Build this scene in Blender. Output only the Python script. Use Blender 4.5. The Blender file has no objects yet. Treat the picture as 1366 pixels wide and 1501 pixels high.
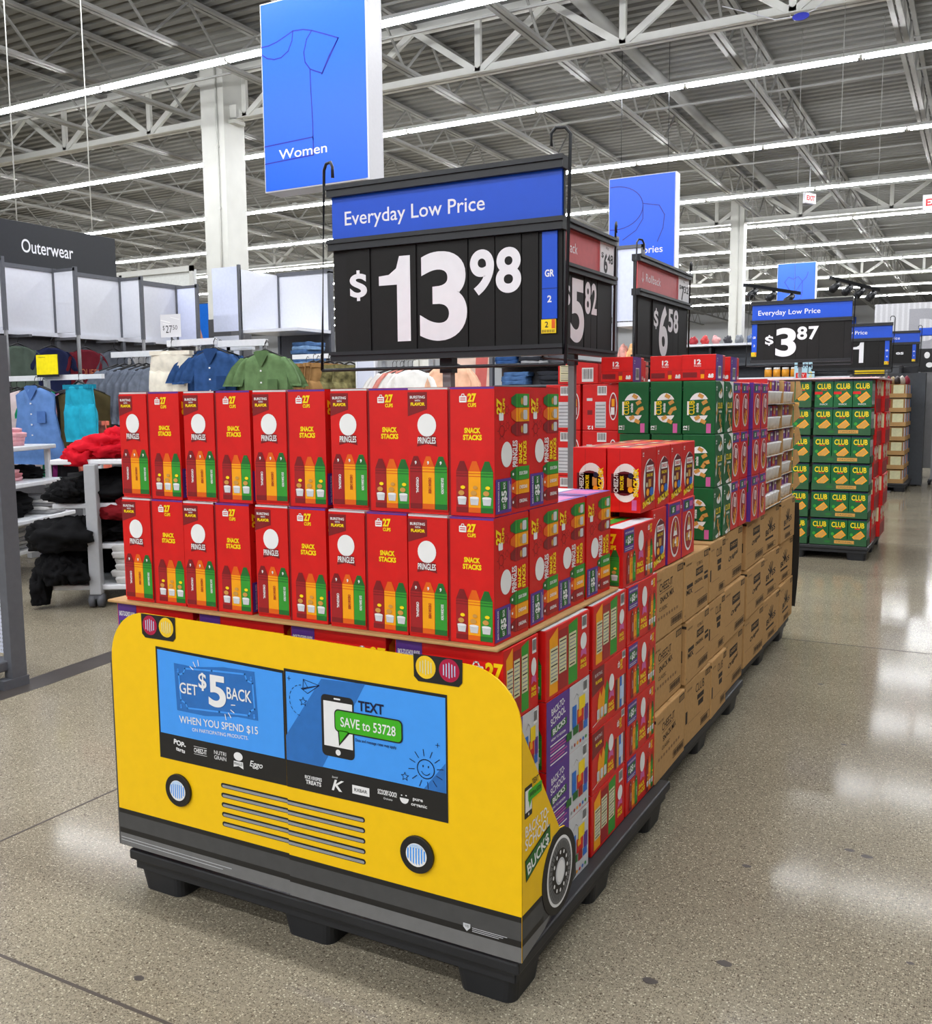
import bpy, bmesh, math, random
from mathutils import Vector, Matrix, noise
random.seed(7)
S = bpy.context.scene
C = S.collection
# ---------------------------------------------------------------- camera, light, exposure
cam_d = bpy.data.cameras.new('camera')
cam = bpy.data.objects.new('camera', cam_d); C.objects.link(cam); S.camera = cam
cam_d.sensor_fit = 'HORIZONTAL'; cam_d.sensor_width = 36.0
cam_d.lens = 36.0*1406.1/1366.0
cam_d.clip_start = 0.05; cam_d.clip_end = 300
YAW, PITCH, ROLL = -0.4954, -0.1145, 0.0077
def cam_axes():
    cy, sy, cp, sp = math.cos(YAW), math.sin(YAW), math.cos(PITCH), math.sin(PITCH)
    f = Vector((sy*cp, cy*cp, sp)); r = Vector((cy, -sy, 0)); d = f.cross(r)
    c, s = math.cos(ROLL), math.sin(ROLL)
    return c*r+s*d, -s*r+c*d, f
_r, _d, _f = cam_axes()
M = Matrix((( _r.x, -_d.x, -_f.x, 2.0472), (_r.y, -_d.y, -_f.y, -1.7699), (_r.z, -_d.z, -_f.z, 1.3389), (0, 0, 0, 1)))
cam.matrix_world = M
W = bpy.data.worlds.new('ambient_fill'); S.world = W; W.use_nodes = True
W.node_tree.nodes['Background'].inputs[0].default_value = (0.95, 0.97, 1.0, 1)
W.node_tree.nodes['Background'].inputs[1].default_value = 0.32  # even ambient glow added as fill, not a source in the store
TUBE = 84.0            # radiance of the strip lights
S.view_settings.view_transform = 'Standard'; S.view_settings.look = 'None'
S.view_settings.exposure = 0.0; S.view_settings.gamma = 1.0; S.view_settings.use_curve_mapping = False
S.cycles.use_denoising = True
S.cycles.max_bounces = 6; S.cycles.diffuse_bounces = 3; S.cycles.glossy_bounces = 3
S.cycles.transmission_bounces = 4; S.cycles.transparent_max_bounces = 6
S.cycles.sample_clamp_indirect = 6.0; S.cycles.caustics_reflective = False; S.cycles.caustics_refractive = False

# ---------------------------------------------------------------- materials
def lin(c):
    return tuple((v/255/12.92 if v/255 <= 0.04045 else ((v/255+0.055)/1.055)**2.4) for v in c)
MATS = {}
def mat(name, rgb, rough=0.5, var=0.06, scale=30.0, metal=0.0, spec=0.4, bump=0.0, emit=0.0, alpha=1.0):
    if name in MATS: return MATS[name]
    m = bpy.data.materials.new(name); m.use_nodes = True
    nt = m.node_tree; b = nt.nodes['Principled BSDF']
    col = lin(rgb)
    if var > 0 or bump > 0:
        tc = nt.nodes.new('ShaderNodeTexCoord'); nz = nt.nodes.new('ShaderNodeTexNoise')
        nz.inputs['Scale'].default_value = scale; nz.inputs['Detail'].default_value = 2
        nt.links.new(tc.outputs['Object'], nz.inputs['Vector'])
        rp = nt.nodes.new('ShaderNodeValToRGB')
        rp.color_ramp.elements[0].position = 0.3; rp.color_ramp.elements[1].position = 0.7
        rp.color_ramp.elements[0].color = (*[c*(1-var) for c in col], 1)
        rp.color_ramp.elements[1].color = (*[min(1, c*(1+var)) for c in col], 1)
        nt.links.new(nz.outputs[0], rp.inputs[0]); nt.links.new(rp.outputs[0], b.inputs['Base Color'])
        if bump > 0:
            bp = nt.nodes.new('ShaderNodeBump'); bp.inputs['Strength'].default_value = bump; bp.inputs['Distance'].default_value = 0.01
            nt.links.new(nz.outputs[0], bp.inputs['Height']); nt.links.new(bp.outputs[0], b.inputs['Normal'])
    else:
        b.inputs['Base Color'].default_value = (*col, 1)
    b.inputs['Roughness'].default_value = rough; b.inputs['Metallic'].default_value = metal
    b.inputs['Specular IOR Level'].default_value = spec
    if emit > 0:
        b.inputs['Emission Color'].default_value = (*col, 1); b.inputs['Emission Strength'].default_value = emit
    if alpha < 1: b.inputs['Alpha'].default_value = alpha
    MATS[name] = m
    return m
RED = mat('carton_red', (212, 22, 20), .42, .05); DRED = mat('carton_dark_red', (126, 22, 26), .45); MRED = mat('crayon_red', (160, 28, 32), .45)
ORA = mat('carton_orange', (250, 166, 10), .45); DORA = mat('carton_dark_orange', (226, 96, 12), .45)
GRN = mat('carton_green', (52, 150, 46), .45); DGRN = mat('carton_dark_green', (30, 104, 40), .45)
YEL = mat('print_yellow', (252, 216, 10), .45); WHT = mat('print_white', (238, 238, 238), .5, .02)
BLK = mat('print_black', (22, 22, 24), .5); PUR = mat('carton_purple', (92, 52, 146), .45)
GRY = mat('print_grey', (150, 152, 156), .5); LGRY = mat('print_light_grey', (206, 208, 212), .5)
CRM = mat('print_cream', (222, 218, 176), .55); TAN = mat('cracker_tan', (206, 150, 70), .6)
PINK = mat('print_pink', (206, 96, 160), .5); BLUP = mat('print_blue', (40, 110, 200), .5); MAG = mat('print_maroon', (100, 16, 30), .45)
CLB = mat('club_green', (14, 92, 48), .42); CLBD = mat('club_dark_green', (40, 84, 50), .5)
KRAFT = mat('kraft_board', (186, 146, 96), .75, .05, 60, spec=.2); KRAFTD = mat('kraft_dark', (160, 120, 74), .8, .05, 60, spec=.2)  # second kraft is a darker brown for flap seams and tray cores
KPR = mat('kraft_print', (48, 38, 30), .7); KPRL = mat('kraft_print_faint', (140, 106, 70), .75)
BUSY = mat('bus_yellow', (250, 200, 2), .5, .02); BUSB = mat('bus_black', (32, 31, 30), .5)
BUSG = mat('bus_charcoal', (72, 72, 72), .6); BUSG2 = mat('bus_grey', (112, 112, 112), .6); BLUW = mat('bus_window_blue', (70, 158, 250), .45, .02); BLUD = mat('bus_window_dark_blue', (44, 112, 190), .5)
LTB = mat('lamp_pale_blue', (190, 215, 245), .4); CRIM = mat('lamp_crimson', (176, 24, 66), .4); AMB = mat('lamp_amber', (246, 202, 40), .4)
SGRN = mat('bubble_green', (64, 178, 32), .45); NAVY = mat('print_navy', (16, 24, 60), .5)
PLAS = mat('black_plastic', (38, 39, 42), .5, .12, 12, spec=.4)
SBLK = mat('sign_black', (30, 29, 29), .5, .06, spec=.2); SFRM = mat('sign_frame', (30, 32, 36), .4); SBLU = mat('sign_blue', (0, 76, 204), .4, .02)
SWHT = mat('sign_white', (236, 236, 240), .45, .02); SPNK = mat('sign_pink_red', (196, 84, 88), .4); STEEL = mat('steel_grey', (112, 112, 114), .45, .05, spec=.5)
HBLU = mat('hanging_sign_blue', (6, 92, 238), .35, .02); HWHT = mat('hanging_sign_white', (206, 206, 212), .4, .02); HLIN = mat('hanging_sign_line', (8, 26, 150), .4)
PWHT = mat('painted_white_steel', (204, 204, 198), .5, .04, 3); JOI = mat('joist_paint', (152, 152, 148), .6, .06, 2); DECK = mat('deck_paint', (134, 134, 131), .7, .08, 1.5)
DKPT = mat('dark_base_paint', (70, 70, 74), .6); MELA = mat('white_laminate', (226, 228, 236), .35, .02); DKST = mat('dark_steel_post', (92, 94, 100), .45)
PERF = mat('perforated_white', (206, 210, 226), .5, .1, 220)

# ---------------------------------------------------------------- mesh builder
Z3 = Vector((0, 0, 1))
_txt = {}
def text_geo(s, bold=0.0, res=3):
    k = (s, bold, res)
    if k in _txt: return _txt[k]
    cu = bpy.data.curves.new('t', 'FONT'); cu.body = s; cu.size = 1.0; cu.offset = bold; cu.resolution_u = res
    o = bpy.data.objects.new('t', cu)
    me = bpy.data.meshes.new_from_object(o)
    vs = [(v.co.x, v.co.y) for v in me.vertices]; fs = [tuple(p.vertices) for p in me.polygons]
    # keep every face turned the same way
    g = []
    for f in fs:
        a = sum(vs[f[i]][0]*vs[f[(i+1) % len(f)]][1]-vs[f[(i+1) % len(f)]][0]*vs[f[i]][1] for i in range(len(f)))
        g.append(f if a > 0 else tuple(reversed(f)))
    bpy.data.objects.remove(o); bpy.data.curves.remove(cu); bpy.data.meshes.remove(me)
    if vs:
        xs = [v[0] for v in vs]; ys = [v[1] for v in vs]; bb = (min(xs), max(xs), min(ys), max(ys))
    else: bb = (0, 1, 0, 1)
    _txt[k] = (vs, g, bb)
    return _txt[k]
STEP = 0.00045
def glyph_area(g):
    vs, fs, _ = g
    return sum(abs(sum(vs[f[i]][0]*vs[f[(i+1) % len(f)]][1]-vs[f[(i+1) % len(f)]][0]*vs[f[i]][1] for i in range(len(f))))/2 for f in fs)
_best = {}
def text_fine(s, bold):
    """the smoothest filling of a text that closed properly"""
    k = (s, bold)
    if k not in _best:
        c = [text_geo(s, bold+e, r) for e in (0, .0015, -.0015) for r in (8, 6, 5, 4, 3, 2)]; a = [glyph_area(g) for g in c]; m = sorted(a)[len(a)*2//3]
        _best[k] = next((g for g, q in zip(c, a) if abs(q-m) < .025*m), c[4])
    return _best[k]
class Fr:
    """a flat face to print on: origin, two unit axes, printed layers just proud of it"""
    def __init__(s, mb, o, u, v): s.mb, s.o, s.u, s.v = mb, Vector(o), Vector(u), Vector(v); s.n = s.u.cross(s.v)
    def p(s, x, y, l): return s.o+s.u*x+s.v*y+s.n*(STEP*l)
    def sub(s, x, y, deg=0):
        a = math.radians(deg); c, q = math.cos(a), math.sin(a)
        return Fr(s.mb, s.o+s.u*x+s.v*y, s.u*c+s.v*q, s.v*c-s.u*q)
    def poly(s, pts, m, l=1): s.mb.face([s.p(x, y, l) for x, y in pts], m)
    def rect(s, x0, y0, x1, y1, m, l=1): s.poly([(x0, y0), (x1, y0), (x1, y1), (x0, y1)], m, l)
    def ell(s, x, y, rx, ry, m, l=1, n=20): s.poly([(x+rx*math.cos(2*math.pi*i/n), y+ry*math.sin(2*math.pi*i/n)) for i in range(n)], m, l)
    def rrect(s, x0, y0, x1, y1, r, m, l=1):
        pts = []
        for cx, cy, a0 in ((x1-r, y1-r, 0), (x0+r, y1-r, 90), (x0+r, y0+r, 180), (x1-r, y0+r, 270)):
            for k in range(5):
                a = math.radians(a0+k*22.5); pts.append((cx+r*math.cos(a), cy+r*math.sin(a)))
        s.poly(pts, m, l)
    def line(s, pts, w, m, l=1):
        for (x0, y0), (x1, y1) in zip(pts, pts[1:]):
            d = math.hypot(x1-x0, y1-y0)
            if d < 1e-7: continue
            ux, uy = (x1-x0)/d, (y1-y0)/d; e = w*.5
            s.poly([(x0-ux*e*.8+uy*e, y0-uy*e*.8-ux*e), (x1+ux*e*.8+uy*e, y1+uy*e*.8-ux*e), (x1+ux*e*.8-uy*e, y1+uy*e*.8+ux*e), (x0-ux*e*.8-uy*e, y0-uy*e*.8+ux*e)], m, l)
    def text(s, t, x, y, h, m, l=2, w=None, al='C', bold=0.0, shear=0.0, res=3):
        """y is the baseline, h the cap height, w an exact width"""
        vs, fs, bb = text_fine(t, bold) if h > .05 else text_geo(t, bold, res)
        cap = text_geo('H', bold)[2]; k = h/(cap[3]-cap[2]); kx = k
        if w is not None: kx = w/(bb[1]-bb[0])
        wd = (bb[1]-bb[0])*kx
        ox = x-bb[0]*kx-(wd/2 if al == 'C' else (wd if al == 'R' else 0))
        P = [s.p(ox+vx*kx+shear*vy*k, y+(vy-cap[2])*k, l) for vx, vy in vs]
        s.mb.raw(P, fs, m)
class MB:
    def __init__(s): s.v, s.f, s.fm, s.mats, s.sm = [], [], [], [], []
    def mi(s, m):
        if m not in s.mats: s.mats.append(m)
        return s.mats.index(m)
    def raw(s, pts, fs, m, smooth=False):
        b = len(s.v); i = s.mi(m); s.v.extend(tuple(p) for p in pts)
        for f in fs: s.f.append(tuple(b+k for k in f)); s.fm.append(i); s.sm.append(smooth)
    def face(s, pts, m): s.raw(pts, [tuple(range(len(pts)))], m)
    def box(s, x0, x1, y0, y1, z0, z1, m):
        P = [(x0, y0, z0), (x1, y0, z0), (x1, y1, z0), (x0, y1, z0), (x0, y0, z1), (x1, y0, z1), (x1, y1, z1), (x0, y1, z1)]
        s.raw(P, [(3, 2, 1, 0), (4, 5, 6, 7), (0, 1, 5, 4), (1, 2, 6, 5), (2, 3, 7, 6), (3, 0, 4, 7)], m)
    def bbox(s, x0, x1, y0, y1, z0, z1, m, e=.004):
        """a box with chamfered edges"""
        bm = bmesh.new(); bmesh.ops.create_cube(bm, size=1)
        for v in bm.verts: v.co = ((x0+x1)/2+v.co.x*(x1-x0), (y0+y1)/2+v.co.y*(y1-y0), (z0+z1)/2+v.co.z*(z1-z0))
        bmesh.ops.bevel(bm, geom=bm.edges[:], offset=e, segments=2, affect='EDGES', profile=.5)
        s.addbm(bm, m)
    def addbm(s, bm, m, smooth=False):
        bm.verts.index_update()
        s.raw([v.co.copy() for v in bm.verts], [tuple(v.index for v in f.verts) for f in bm.faces], m, smooth); bm.free()
    def frus(s, a, b, z0, z1, m):
        """frustum between rectangle a (x0,x1,y0,y1) at z0 and b at z1"""
        P = [(a[0], a[2], z0), (a[1], a[2], z0), (a[1], a[3], z0), (a[0], a[3], z0), (b[0], b[2], z1), (b[1], b[2], z1), (b[1], b[3], z1), (b[0], b[3], z1)]
        s.raw(P, [(3, 2, 1, 0), (4, 5, 6, 7), (0, 1, 5, 4), (1, 2, 6, 5), (2, 3, 7, 6), (3, 0, 4, 7)], m)
    def bar(s, a, b, w, t, m, up=Z3):
        """rectangular bar from a to b"""
        a, b = Vector(a), Vector(b); d = (b-a).normalized()
        q = d.cross(up)
        if q.length < 1e-4: q = d.cross(Vector((1, 0, 0)))
        q.normalize(); r = q.cross(d)
        P = [a-q*w/2-r*t/2, a+q*w/2-r*t/2, a+q*w/2+r*t/2, a-q*w/2+r*t/2]; P += [p+(b-a) for p in P]
        s.raw(P, [(0, 1, 2, 3), (7, 6, 5, 4), (4, 5, 1, 0), (5, 6, 2, 1), (6, 7, 3, 2), (7, 4, 0, 3)], m)
    def tube(s, pts, r, m, n=8, cap=True):
        pts = [Vector(p) for p in pts]; rings = []
        for i, p in enumerate(pts):
            d = (pts[min(i+1, len(pts)-1)]-pts[max(i-1, 0)]).normalized()
            q = d.cross(Z3)
            if q.length < .05: q = d.cross(Vector((1, 0, 0)))
            q.normalize(); w = q.cross(d); rr = r[i] if isinstance(r, (list, tuple)) else r
            rings.append([p+(q*math.cos(2*math.pi*k/n)+w*math.sin(2*math.pi*k/n))*rr for k in range(n)])
        P = [x for g in rings for x in g]; F = []
        for i in range(len(pts)-1):
            for k in range(n): F.append((i*n+k, i*n+(k+1) % n, (i+1)*n+(k+1) % n, (i+1)*n+k))
        if cap: F += [tuple(reversed(range(n))), tuple((len(pts)-1)*n+k for k in range(n))]
        s.raw(P, F, m, True)
    def fr(s, o, u, v): return Fr(s, o, u, v)
    def mesh(s, name):
        me = bpy.data.meshes.new(name); me.from_pydata(s.v, [], s.f)
        for m in s.mats: me.materials.append(m)
        me.polygons.foreach_set('material_index', s.fm); me.polygons.foreach_set('use_smooth', s.sm)
        me.update(); return me
    def build(s, name, parent=None, loc=(0, 0, 0), rot=0):
        o = bpy.data.objects.new(name, s.mesh(name)); C.objects.link(o)
        if parent: o.parent = parent
        o.location = loc; o.rotation_euler = (0, 0, rot); return o
def tag(o, label, cat, group=None, kind=None):
    o['label'] = label; o['category'] = cat
    if group: o['group'] = group
    if kind: o['kind'] = kind
    return o
def empty(name, label, cat, loc=(0, 0, 0), rot=0, group=None):
    o = bpy.data.objects.new(name, None); C.objects.link(o); o.empty_display_size = .1
    o.location = loc; o.rotation_euler = (0, 0, rot); return tag(o, label, cat, group)
def struct(name, mb, label=None, cat=None):
    o = mb.build(name); o['kind'] = 'structure'
    if label: o['label'] = label; o['category'] = cat
    return o
def dup(src, loc, rot=0, label=None, group=None):
    r = src.copy(); C.objects.link(r); r.location = loc; r.rotation_euler = (0, 0, rot)
    if label: r['label'] = label
    if group: r['group'] = group
    for ch in list(src.children):
        c = ch.copy(); C.objects.link(c); c.parent = r
        for g in list(ch.children):
            d = g.copy(); C.objects.link(d); d.parent = c
    return r
class Proto:
    """the first call places the thing itself, later calls place copies"""
    def __init__(s, o): s.o, s.used = o, False
    def put(s, loc, label, group, rot=0):
        if not s.used:
            s.used = True; s.o.location = loc; s.o.rotation_euler = (0, 0, rot); s.o['label'] = label; s.o['group'] = group
            return s.o
        return dup(s.o, loc, rot, label, group)
ORD = ['first', 'second', 'third', 'fourth', 'fifth', 'sixth', 'seventh', 'eighth', 'ninth', 'tenth', 'eleventh', 'twelfth', 'thirteenth', 'fourteenth', 'fifteenth']
# ================================================================ the setting
def floor_mat():
    m = bpy.data.materials.new('polished_aggregate_concrete'); m.use_nodes = True; nt = m.node_tree; b = nt.nodes['Principled BSDF']
    N = lambda t: nt.nodes.new(t); L = nt.links.new
    tc = N('ShaderNodeTexCoord')
    big = N('ShaderNodeTexNoise'); big.inputs['Scale'].default_value = 1.1; big.inputs['Detail'].default_value = 5; L(tc.outputs['Object'], big.inputs['Vector'])
    base = N('ShaderNodeValToRGB'); base.color_ramp.elements[0].position = .3; base.color_ramp.elements[1].position = .72
    base.color_ramp.elements[0].color = (*lin((118, 110, 95)), 1); base.color_ramp.elements[1].color = (*lin((142, 134, 117)), 1)
    L(big.outputs[0], base.inputs[0])
    fine = N('ShaderNodeTexNoise'); fine.inputs['Scale'].default_value = 130; fine.inputs['Detail'].default_value = 3; L(tc.outputs['Object'], fine.inputs['Vector'])
    mx0 = N('ShaderNodeMixRGB'); mx0.blend_type = 'OVERLAY'; mx0.inputs[0].default_value = .55; L(base.outputs[0], mx0.inputs[1]); L(fine.outputs[0], mx0.inputs[2])
    last = mx0.outputs[0]
    # stone chips: cells picked at random, pale, dark and brown
    for sc, lo, col, rad in ((165, .90, (208, 200, 176), .38), (200, .70, (54, 48, 40), .36), (100, .93, (66, 54, 44), .32), (260, .76, (176, 166, 142), .38)):
        vo = N('ShaderNodeTexVoronoi'); vo.inputs['Scale'].default_value = sc; vo.voronoi_dimensions = '2D'
        L(tc.outputs['Object'], vo.inputs['Vector'])
        pick = N('ShaderNodeMath'); pick.operation = 'GREATER_THAN'; pick.inputs[1].default_value = lo
        sep = N('ShaderNodeSeparateColor'); L(vo.outputs['Color'], sep.inputs[0]); L(sep.outputs[0], pick.inputs[0])
        nr = N('ShaderNodeMath'); nr.operation = 'LESS_THAN'; nr.inputs[1].default_value = rad; L(vo.outputs['Distance'], nr.inputs[0])
        mu = N('ShaderNodeMath'); mu.operation = 'MULTIPLY'; L(pick.outputs[0], mu.inputs[0]); L(nr.outputs[0], mu.inputs[1])
        mu2 = N('ShaderNodeMath'); mu2.operation = 'MULTIPLY'; mu2.inputs[1].default_value = .62; L(mu.outputs[0], mu2.inputs[0])
        mx = N('ShaderNodeMixRGB'); L(mu2.outputs[0], mx.inputs[0]); L(last, mx.inputs[1]); mx.inputs[2].default_value = (*lin(col), 1); last = mx.outputs[0]
    L(last, b.inputs['Base Color'])
    rr = N('ShaderNodeValToRGB'); rr.color_ramp.elements[0].color = (.085, .085, .085, 1); rr.color_ramp.elements[1].color = (.125, .125, .125, 1)
    L(big.outputs[0], rr.inputs[0]); L(rr.outputs[0], b.inputs['Roughness'])
    b.inputs['Specular IOR Level'].default_value = .035
    return m
FLOOR = floor_mat()
mb = MB(); mb.box(-75, 40, -24, 75, -.2, 0, FLOOR); struct('floor', mb)
JNT = mat('joint_filler', (74, 66, 60), .7)
mb = MB()
for x in (-8.8, -4.69, -.571, 3.54): mb.box(x-.0045, x+.0045, -24, 75, -.01, .0006, JNT)
for k in range(-1, 12): mb.box(-75, 40, -.37+4.1*k-.0045, -.37+4.1*k+.0045, -.01, .0006, JNT)
struct('floor_strip', mb)
STRP = mat('stained_band', (68, 63, 60), .35, .12, 5)
mb = MB(); mb.face([(-1.60, -6, .0008), (-1.52, -6, .0008), (-1.86, 1.2, .0008), (-1.995, 2.3, .0008), (-2.3, 5.5, .0008), (-2.46, 5.5, .0008), (-2.15, 2.3, .0008), (-2.03, 1.2, .0008)][::1], STRP)
struct('floor_marking', mb)
mb = MB(); rnd = random.Random(3)
for x, y, r in ((1.56, .415, .016), (1.424, .265, .016), (1.75, 1.17, .012), (1.80, 1.15, .015), (1.50, .93, .012), (.36, -.28, .012), (1.95, .62, .008), (1.62, 2.1, .01), (1.98, 1.8, .008), (1.42, 2.9, .012), (-.9, -.2, .008)):
    mb.face([(x+r*math.cos(a*.6283)*(1+.3*rnd.random()), y+.7*r*math.sin(a*.6283)*(1+.3*rnd.random()), .0007) for a in range(10)], mat('old_gum_spot', (66, 60, 56), .6))
struct('floor_marking', mb)
# roof deck: ribs run along X
mb = MB(); y = -24.0; P = []
while y < 75:
    for dy, dz in ((0, 0), (.11, 0), (.135, .05), (.215, .05)): P.append((y+dy, 6.98+dz))
    y += .24
V = []
for yy, zz in P: V += [(-75, yy, zz), (40, yy, zz)]
mb.raw(V, [(2*i, 2*i+2, 2*i+3, 2*i+1) for i in range(len(P)-1)], DECK); mb.box(-75, 40, -24, 75, 7.1, 7.2, DECK)
struct('ceiling', mb)
# steel joists along Y, girders along X
def joist(x, y0=-2.0, y1=62.0):
    mb = MB()
    for z in (6.24, 6.90):
        for sx in (-.045, .045): mb.box(x+sx-.032, x+sx+.032, y0, y1, z-.022, z+.022, JOI)
    y = y0; k = 0
    while y < y1-.75:
        a, b = (6.24, 6.90) if k % 2 == 0 else (6.90, 6.24)
        mb.bar((x, y, a), (x, y+.72, b), .03, .03, JOI)
        y += .72; k += 1
    o = struct('ceiling_beam', mb)
    return o
jm = joist(0)
for i in range(-14, 6):
    x = -1.40+2.2*i
    if i == -14: jm.location.x = x
    else:
        o = jm.copy(); C.objects.link(o); o.location.x = x
def girder(y, x0, x1, z0=6.10, z1=6.86, step=2.2):
    mb = MB()
    for z, h in ((z0, .05), (z1, .05)):
        mb.box(x0, x1, y-.10, y+.10, z-.03, z-.012, PWHT)
        mb.box(x0, x1, y-.012, y+.012, z-.03, z+.10, PWHT)
    x = x0
    while x < x1-step+.01:
        for a, b in (((x, z1), (x+step*.5, z0)), ((x+step*.5, z0), (x+step, z1)), ((x+step*.5, z0), (x+step*.5, z1))):
            mb.bar((a[0], y, a[1]), (b[0], y, b[1]), .09, .06, PWHT, Vector((0, 1, 0)))
        x += step
    return struct('ceiling_beam', mb)
girder(11.2, -32.2, 8.1); girder(25.3, -54.2, 14.1); girder(39.4, -71.8, 14.1)
# bridging rods and a sprinkler main crossing the joists
for y in (9.9, 14.9, 19.6, 23.2, 29, 33): 
    mb = MB(); mb.bar((-60, y, 6.3), (14, y, 6.3), .03, .03, JOI); mb.bar((-60, y+.3, 6.88), (14, y+.3, 6.88), .03, .03, JOI); struct('ceiling_beam', mb)
mb = MB(); mb.tube([(-3.0, 4, 6.66), (-3.0, 60, 6.66)], .09, JOI, 12); struct('ceiling_beam', mb)
# columns
def column(x, y, wx, h, base, label):
    mb = MB(); mb.box(x-wx/2, x+wx/2, y-wx/2, y+wx/2, base, h, PWHT)
    mb.box(x-wx/2-.006, x+wx/2+.006, y-wx/2-.006, y+wx/2+.006, 0, base, DKPT)
    mb.tube([(x+wx/2-.14, y-wx/2-.02, base), (x+wx/2-.14, y-wx/2-.02, h)], .018, PWHT, 8)
    for z in (3.4, 4.6, 5.6): mb.box(x+wx/2-.17, x+wx/2-.11, y-wx/2-.04, y-wx/2, z, z+.03, PWHT)
    if wx > .4:
        mb.box(x-wx/2-.12, x+wx/2+.12, y-.14, y+.14, 6.0, 6.06, PWHT); mb.box(x+wx/2, x+wx/2+.14, y-.1, y+.1, 6.06, 6.3, PWHT)
    return struct('pillar', mb, label, 'pillar')
column(-9.60, 11.2, .50, 6.9, 2.78, 'white square steel pillar with a dark grey base beside the clothing wall')
column(-4.1, 25.3, .36, 6.9, 2.4, 'far white pillar in front of the blue back wall lettering')
column(-14.2, 25.3, .36, 6.9, 2.4, 'far white pillar half hidden behind the first price sign')
# outer walls far off
WALLP = mat('far_wall_paint', (214, 216, 220), .7, .04, .6); GWALL = mat('grey_wall_paint', (150, 150, 152), .7, .05, .4)
mb = MB(); mb.box(-75, 40, 62, 62.2, 0, 7.0, WALLP); struct('wall_back', mb)
mb = MB(); mb.box(-75, -74.8, -24, 62, 0, 7.0, WALLP); struct('wall_left', mb)
mb = MB(); mb.box(22, 22.2, -24, 62, 0, 7.0, WALLP); struct('wall_right', mb)
# strip lights, one thing per fixture
TUBEM = mat('lit_diffuser', (250, 252, 255), .4, 0, emit=TUBE); HOUS = mat('fixture_white', (224, 224, 220), .5, .03)
fx = empty('strip_light', 'white linear strip light', 'light')
mb = MB(); L_ = 2.44
mb.frus((-L_/2, L_/2, -.075, .075), (-L_/2, L_/2, -.055, .055), .045, .10, HOUS); mb.box(-.05, .05, -.03, .03, .10, .14, HOUS)
mb.box(-L_/2, -L_/2+.02, -.05, .05, 0, .05, HOUS); mb.box(L_/2-.02, L_/2, -.05, .05, 0, .05, HOUS)
mb.build('housing', fx)
mb = MB()
mb.raw([(-L_/2+.05, -.05, .045), (L_/2-.05, -.05, .045), (L_/2-.05, -.035, .005), (-L_/2+.05, -.035, .005), (-L_/2+.05, .035, .005), (L_/2-.05, .035, .005), (L_/2-.05, .05, .045), (-L_/2+.05, .05, .045)],
       [(0, 1, 2, 3)[::-1], (3, 2, 5, 4)[::-1], (4, 5, 6, 7)[::-1]], TUBEM); mb.build('diffuser', fx)
fxp = Proto(fx)
for k in range(-6, 10):
    y = 8.8+4.2*k; dy = y+1.77
    if k < 0: xa, xb = -8.0, 8.0  # rows out of view, extended behind the camera to brighten the front
    else: xa, xb = 2.05-1.45*dy-.5, 2.05+.02*dy+1.0
    n = max(1, int((xb-xa)/L_)); i0 = math.floor(xa/L_)
    for i in range(i0, i0+n+1):
        nm = ('white linear strip light in the %s ceiling row beyond the women sign' % ORD[k]) if k >= 0 else 'white linear strip light in a ceiling row above the bus display, out of frame'
        if k in (2,) and i % 9 == 4: continue
        fxp.put(((i+.5)*L_+.3*k, y, 5.98), nm, ('strip lights of ceiling row %s' % ORD[k]) if k >= 0 else 'strip lights above and behind the bus display')
# ================================================================ yellow school-bus display of printed board
bus = empty('cardboard_bus_display', 'yellow school bus front of printed cardboard standing on the nearest black pallet', 'display')
def slab(mb, pts, o, u, v, t, m, medge=None):
    """flat board cut to an outline, t thick behind its face"""
    f = Fr(mb, o, u, v); n = len(pts)
    A = [f.p(x, y, 0) for x, y in pts]; B = [a-f.n*t for a in A]
    mb.face(A, m); mb.face(B[::-1], medge or KRAFT)
    for i in range(n): mb.face([A[i], B[i], B[(i+1) % n], A[(i+1) % n]], medge or KRAFT)
    return f
X3, Y3 = (1, 0, 0), (0, 1, 0)
zb = .133
def arc(cx, cy, rx, ry, a0, a1, n=10): return [(cx+rx*math.cos(math.radians(a0+(a1-a0)*i/n)), cy+ry*math.sin(math.radians(a0+(a1-a0)*i/n))) for i in range(n+1)]
SEAM = .5905
def bands(f, x0, x1, small=None):
    f.rect(x0, .225, x1, .238, BUSB); f.rect(x0, .183, x1, .225, BUSG); f.rect(x0, .168, x1, .183, BUSB); f.rect(x0, .133, x1, .168, BUSG2)
# left half
mb = MB(); zt = .7915
f = slab(mb, [(0, zb), (SEAM, zb), (SEAM, .789)]+[(.125, .7935)]+arc(.125, .662, .125, .1315, 90, 180)[1:], (0, 0, 0), X3, (0, 0, 1), .005, BUSY, BUSY)
bands(f, 0, SEAM)
for k in range(2): f.text('OFFER DETAILS PRINTED IN SMALL LINES ALONG THE LOWER EDGE OF THE DISPLAY BOARD'.replace('OFFER', 'THE OFFER'), .004, .150-.008*k, .0032, LGRY, 2, w=.40-.02*k, al='L') if False else f.line([(.004, .1555-.008*k), (.40-.03*k, .1535-.008*k)], .0016, LGRY, 2)
for k in range(5):
    z = .373-.0257*k
    f.rrect(.375, z-.0062, SEAM+.02, z+.0062, .006, BUSB, 2) if False else None
    f.poly([(SEAM, z-.0065), (SEAM, z+.0065)]+arc(.3815, z, .0065, .0065, 90, 270, 8), BUSB, 2)
    f.poly([(SEAM, z-.0048), (SEAM, z+.0022)]+arc(.383, z-.0013, .0035, .0035, 90, 270, 6), GRY, 3)
left = mb.build('front_panel', bus)
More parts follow.
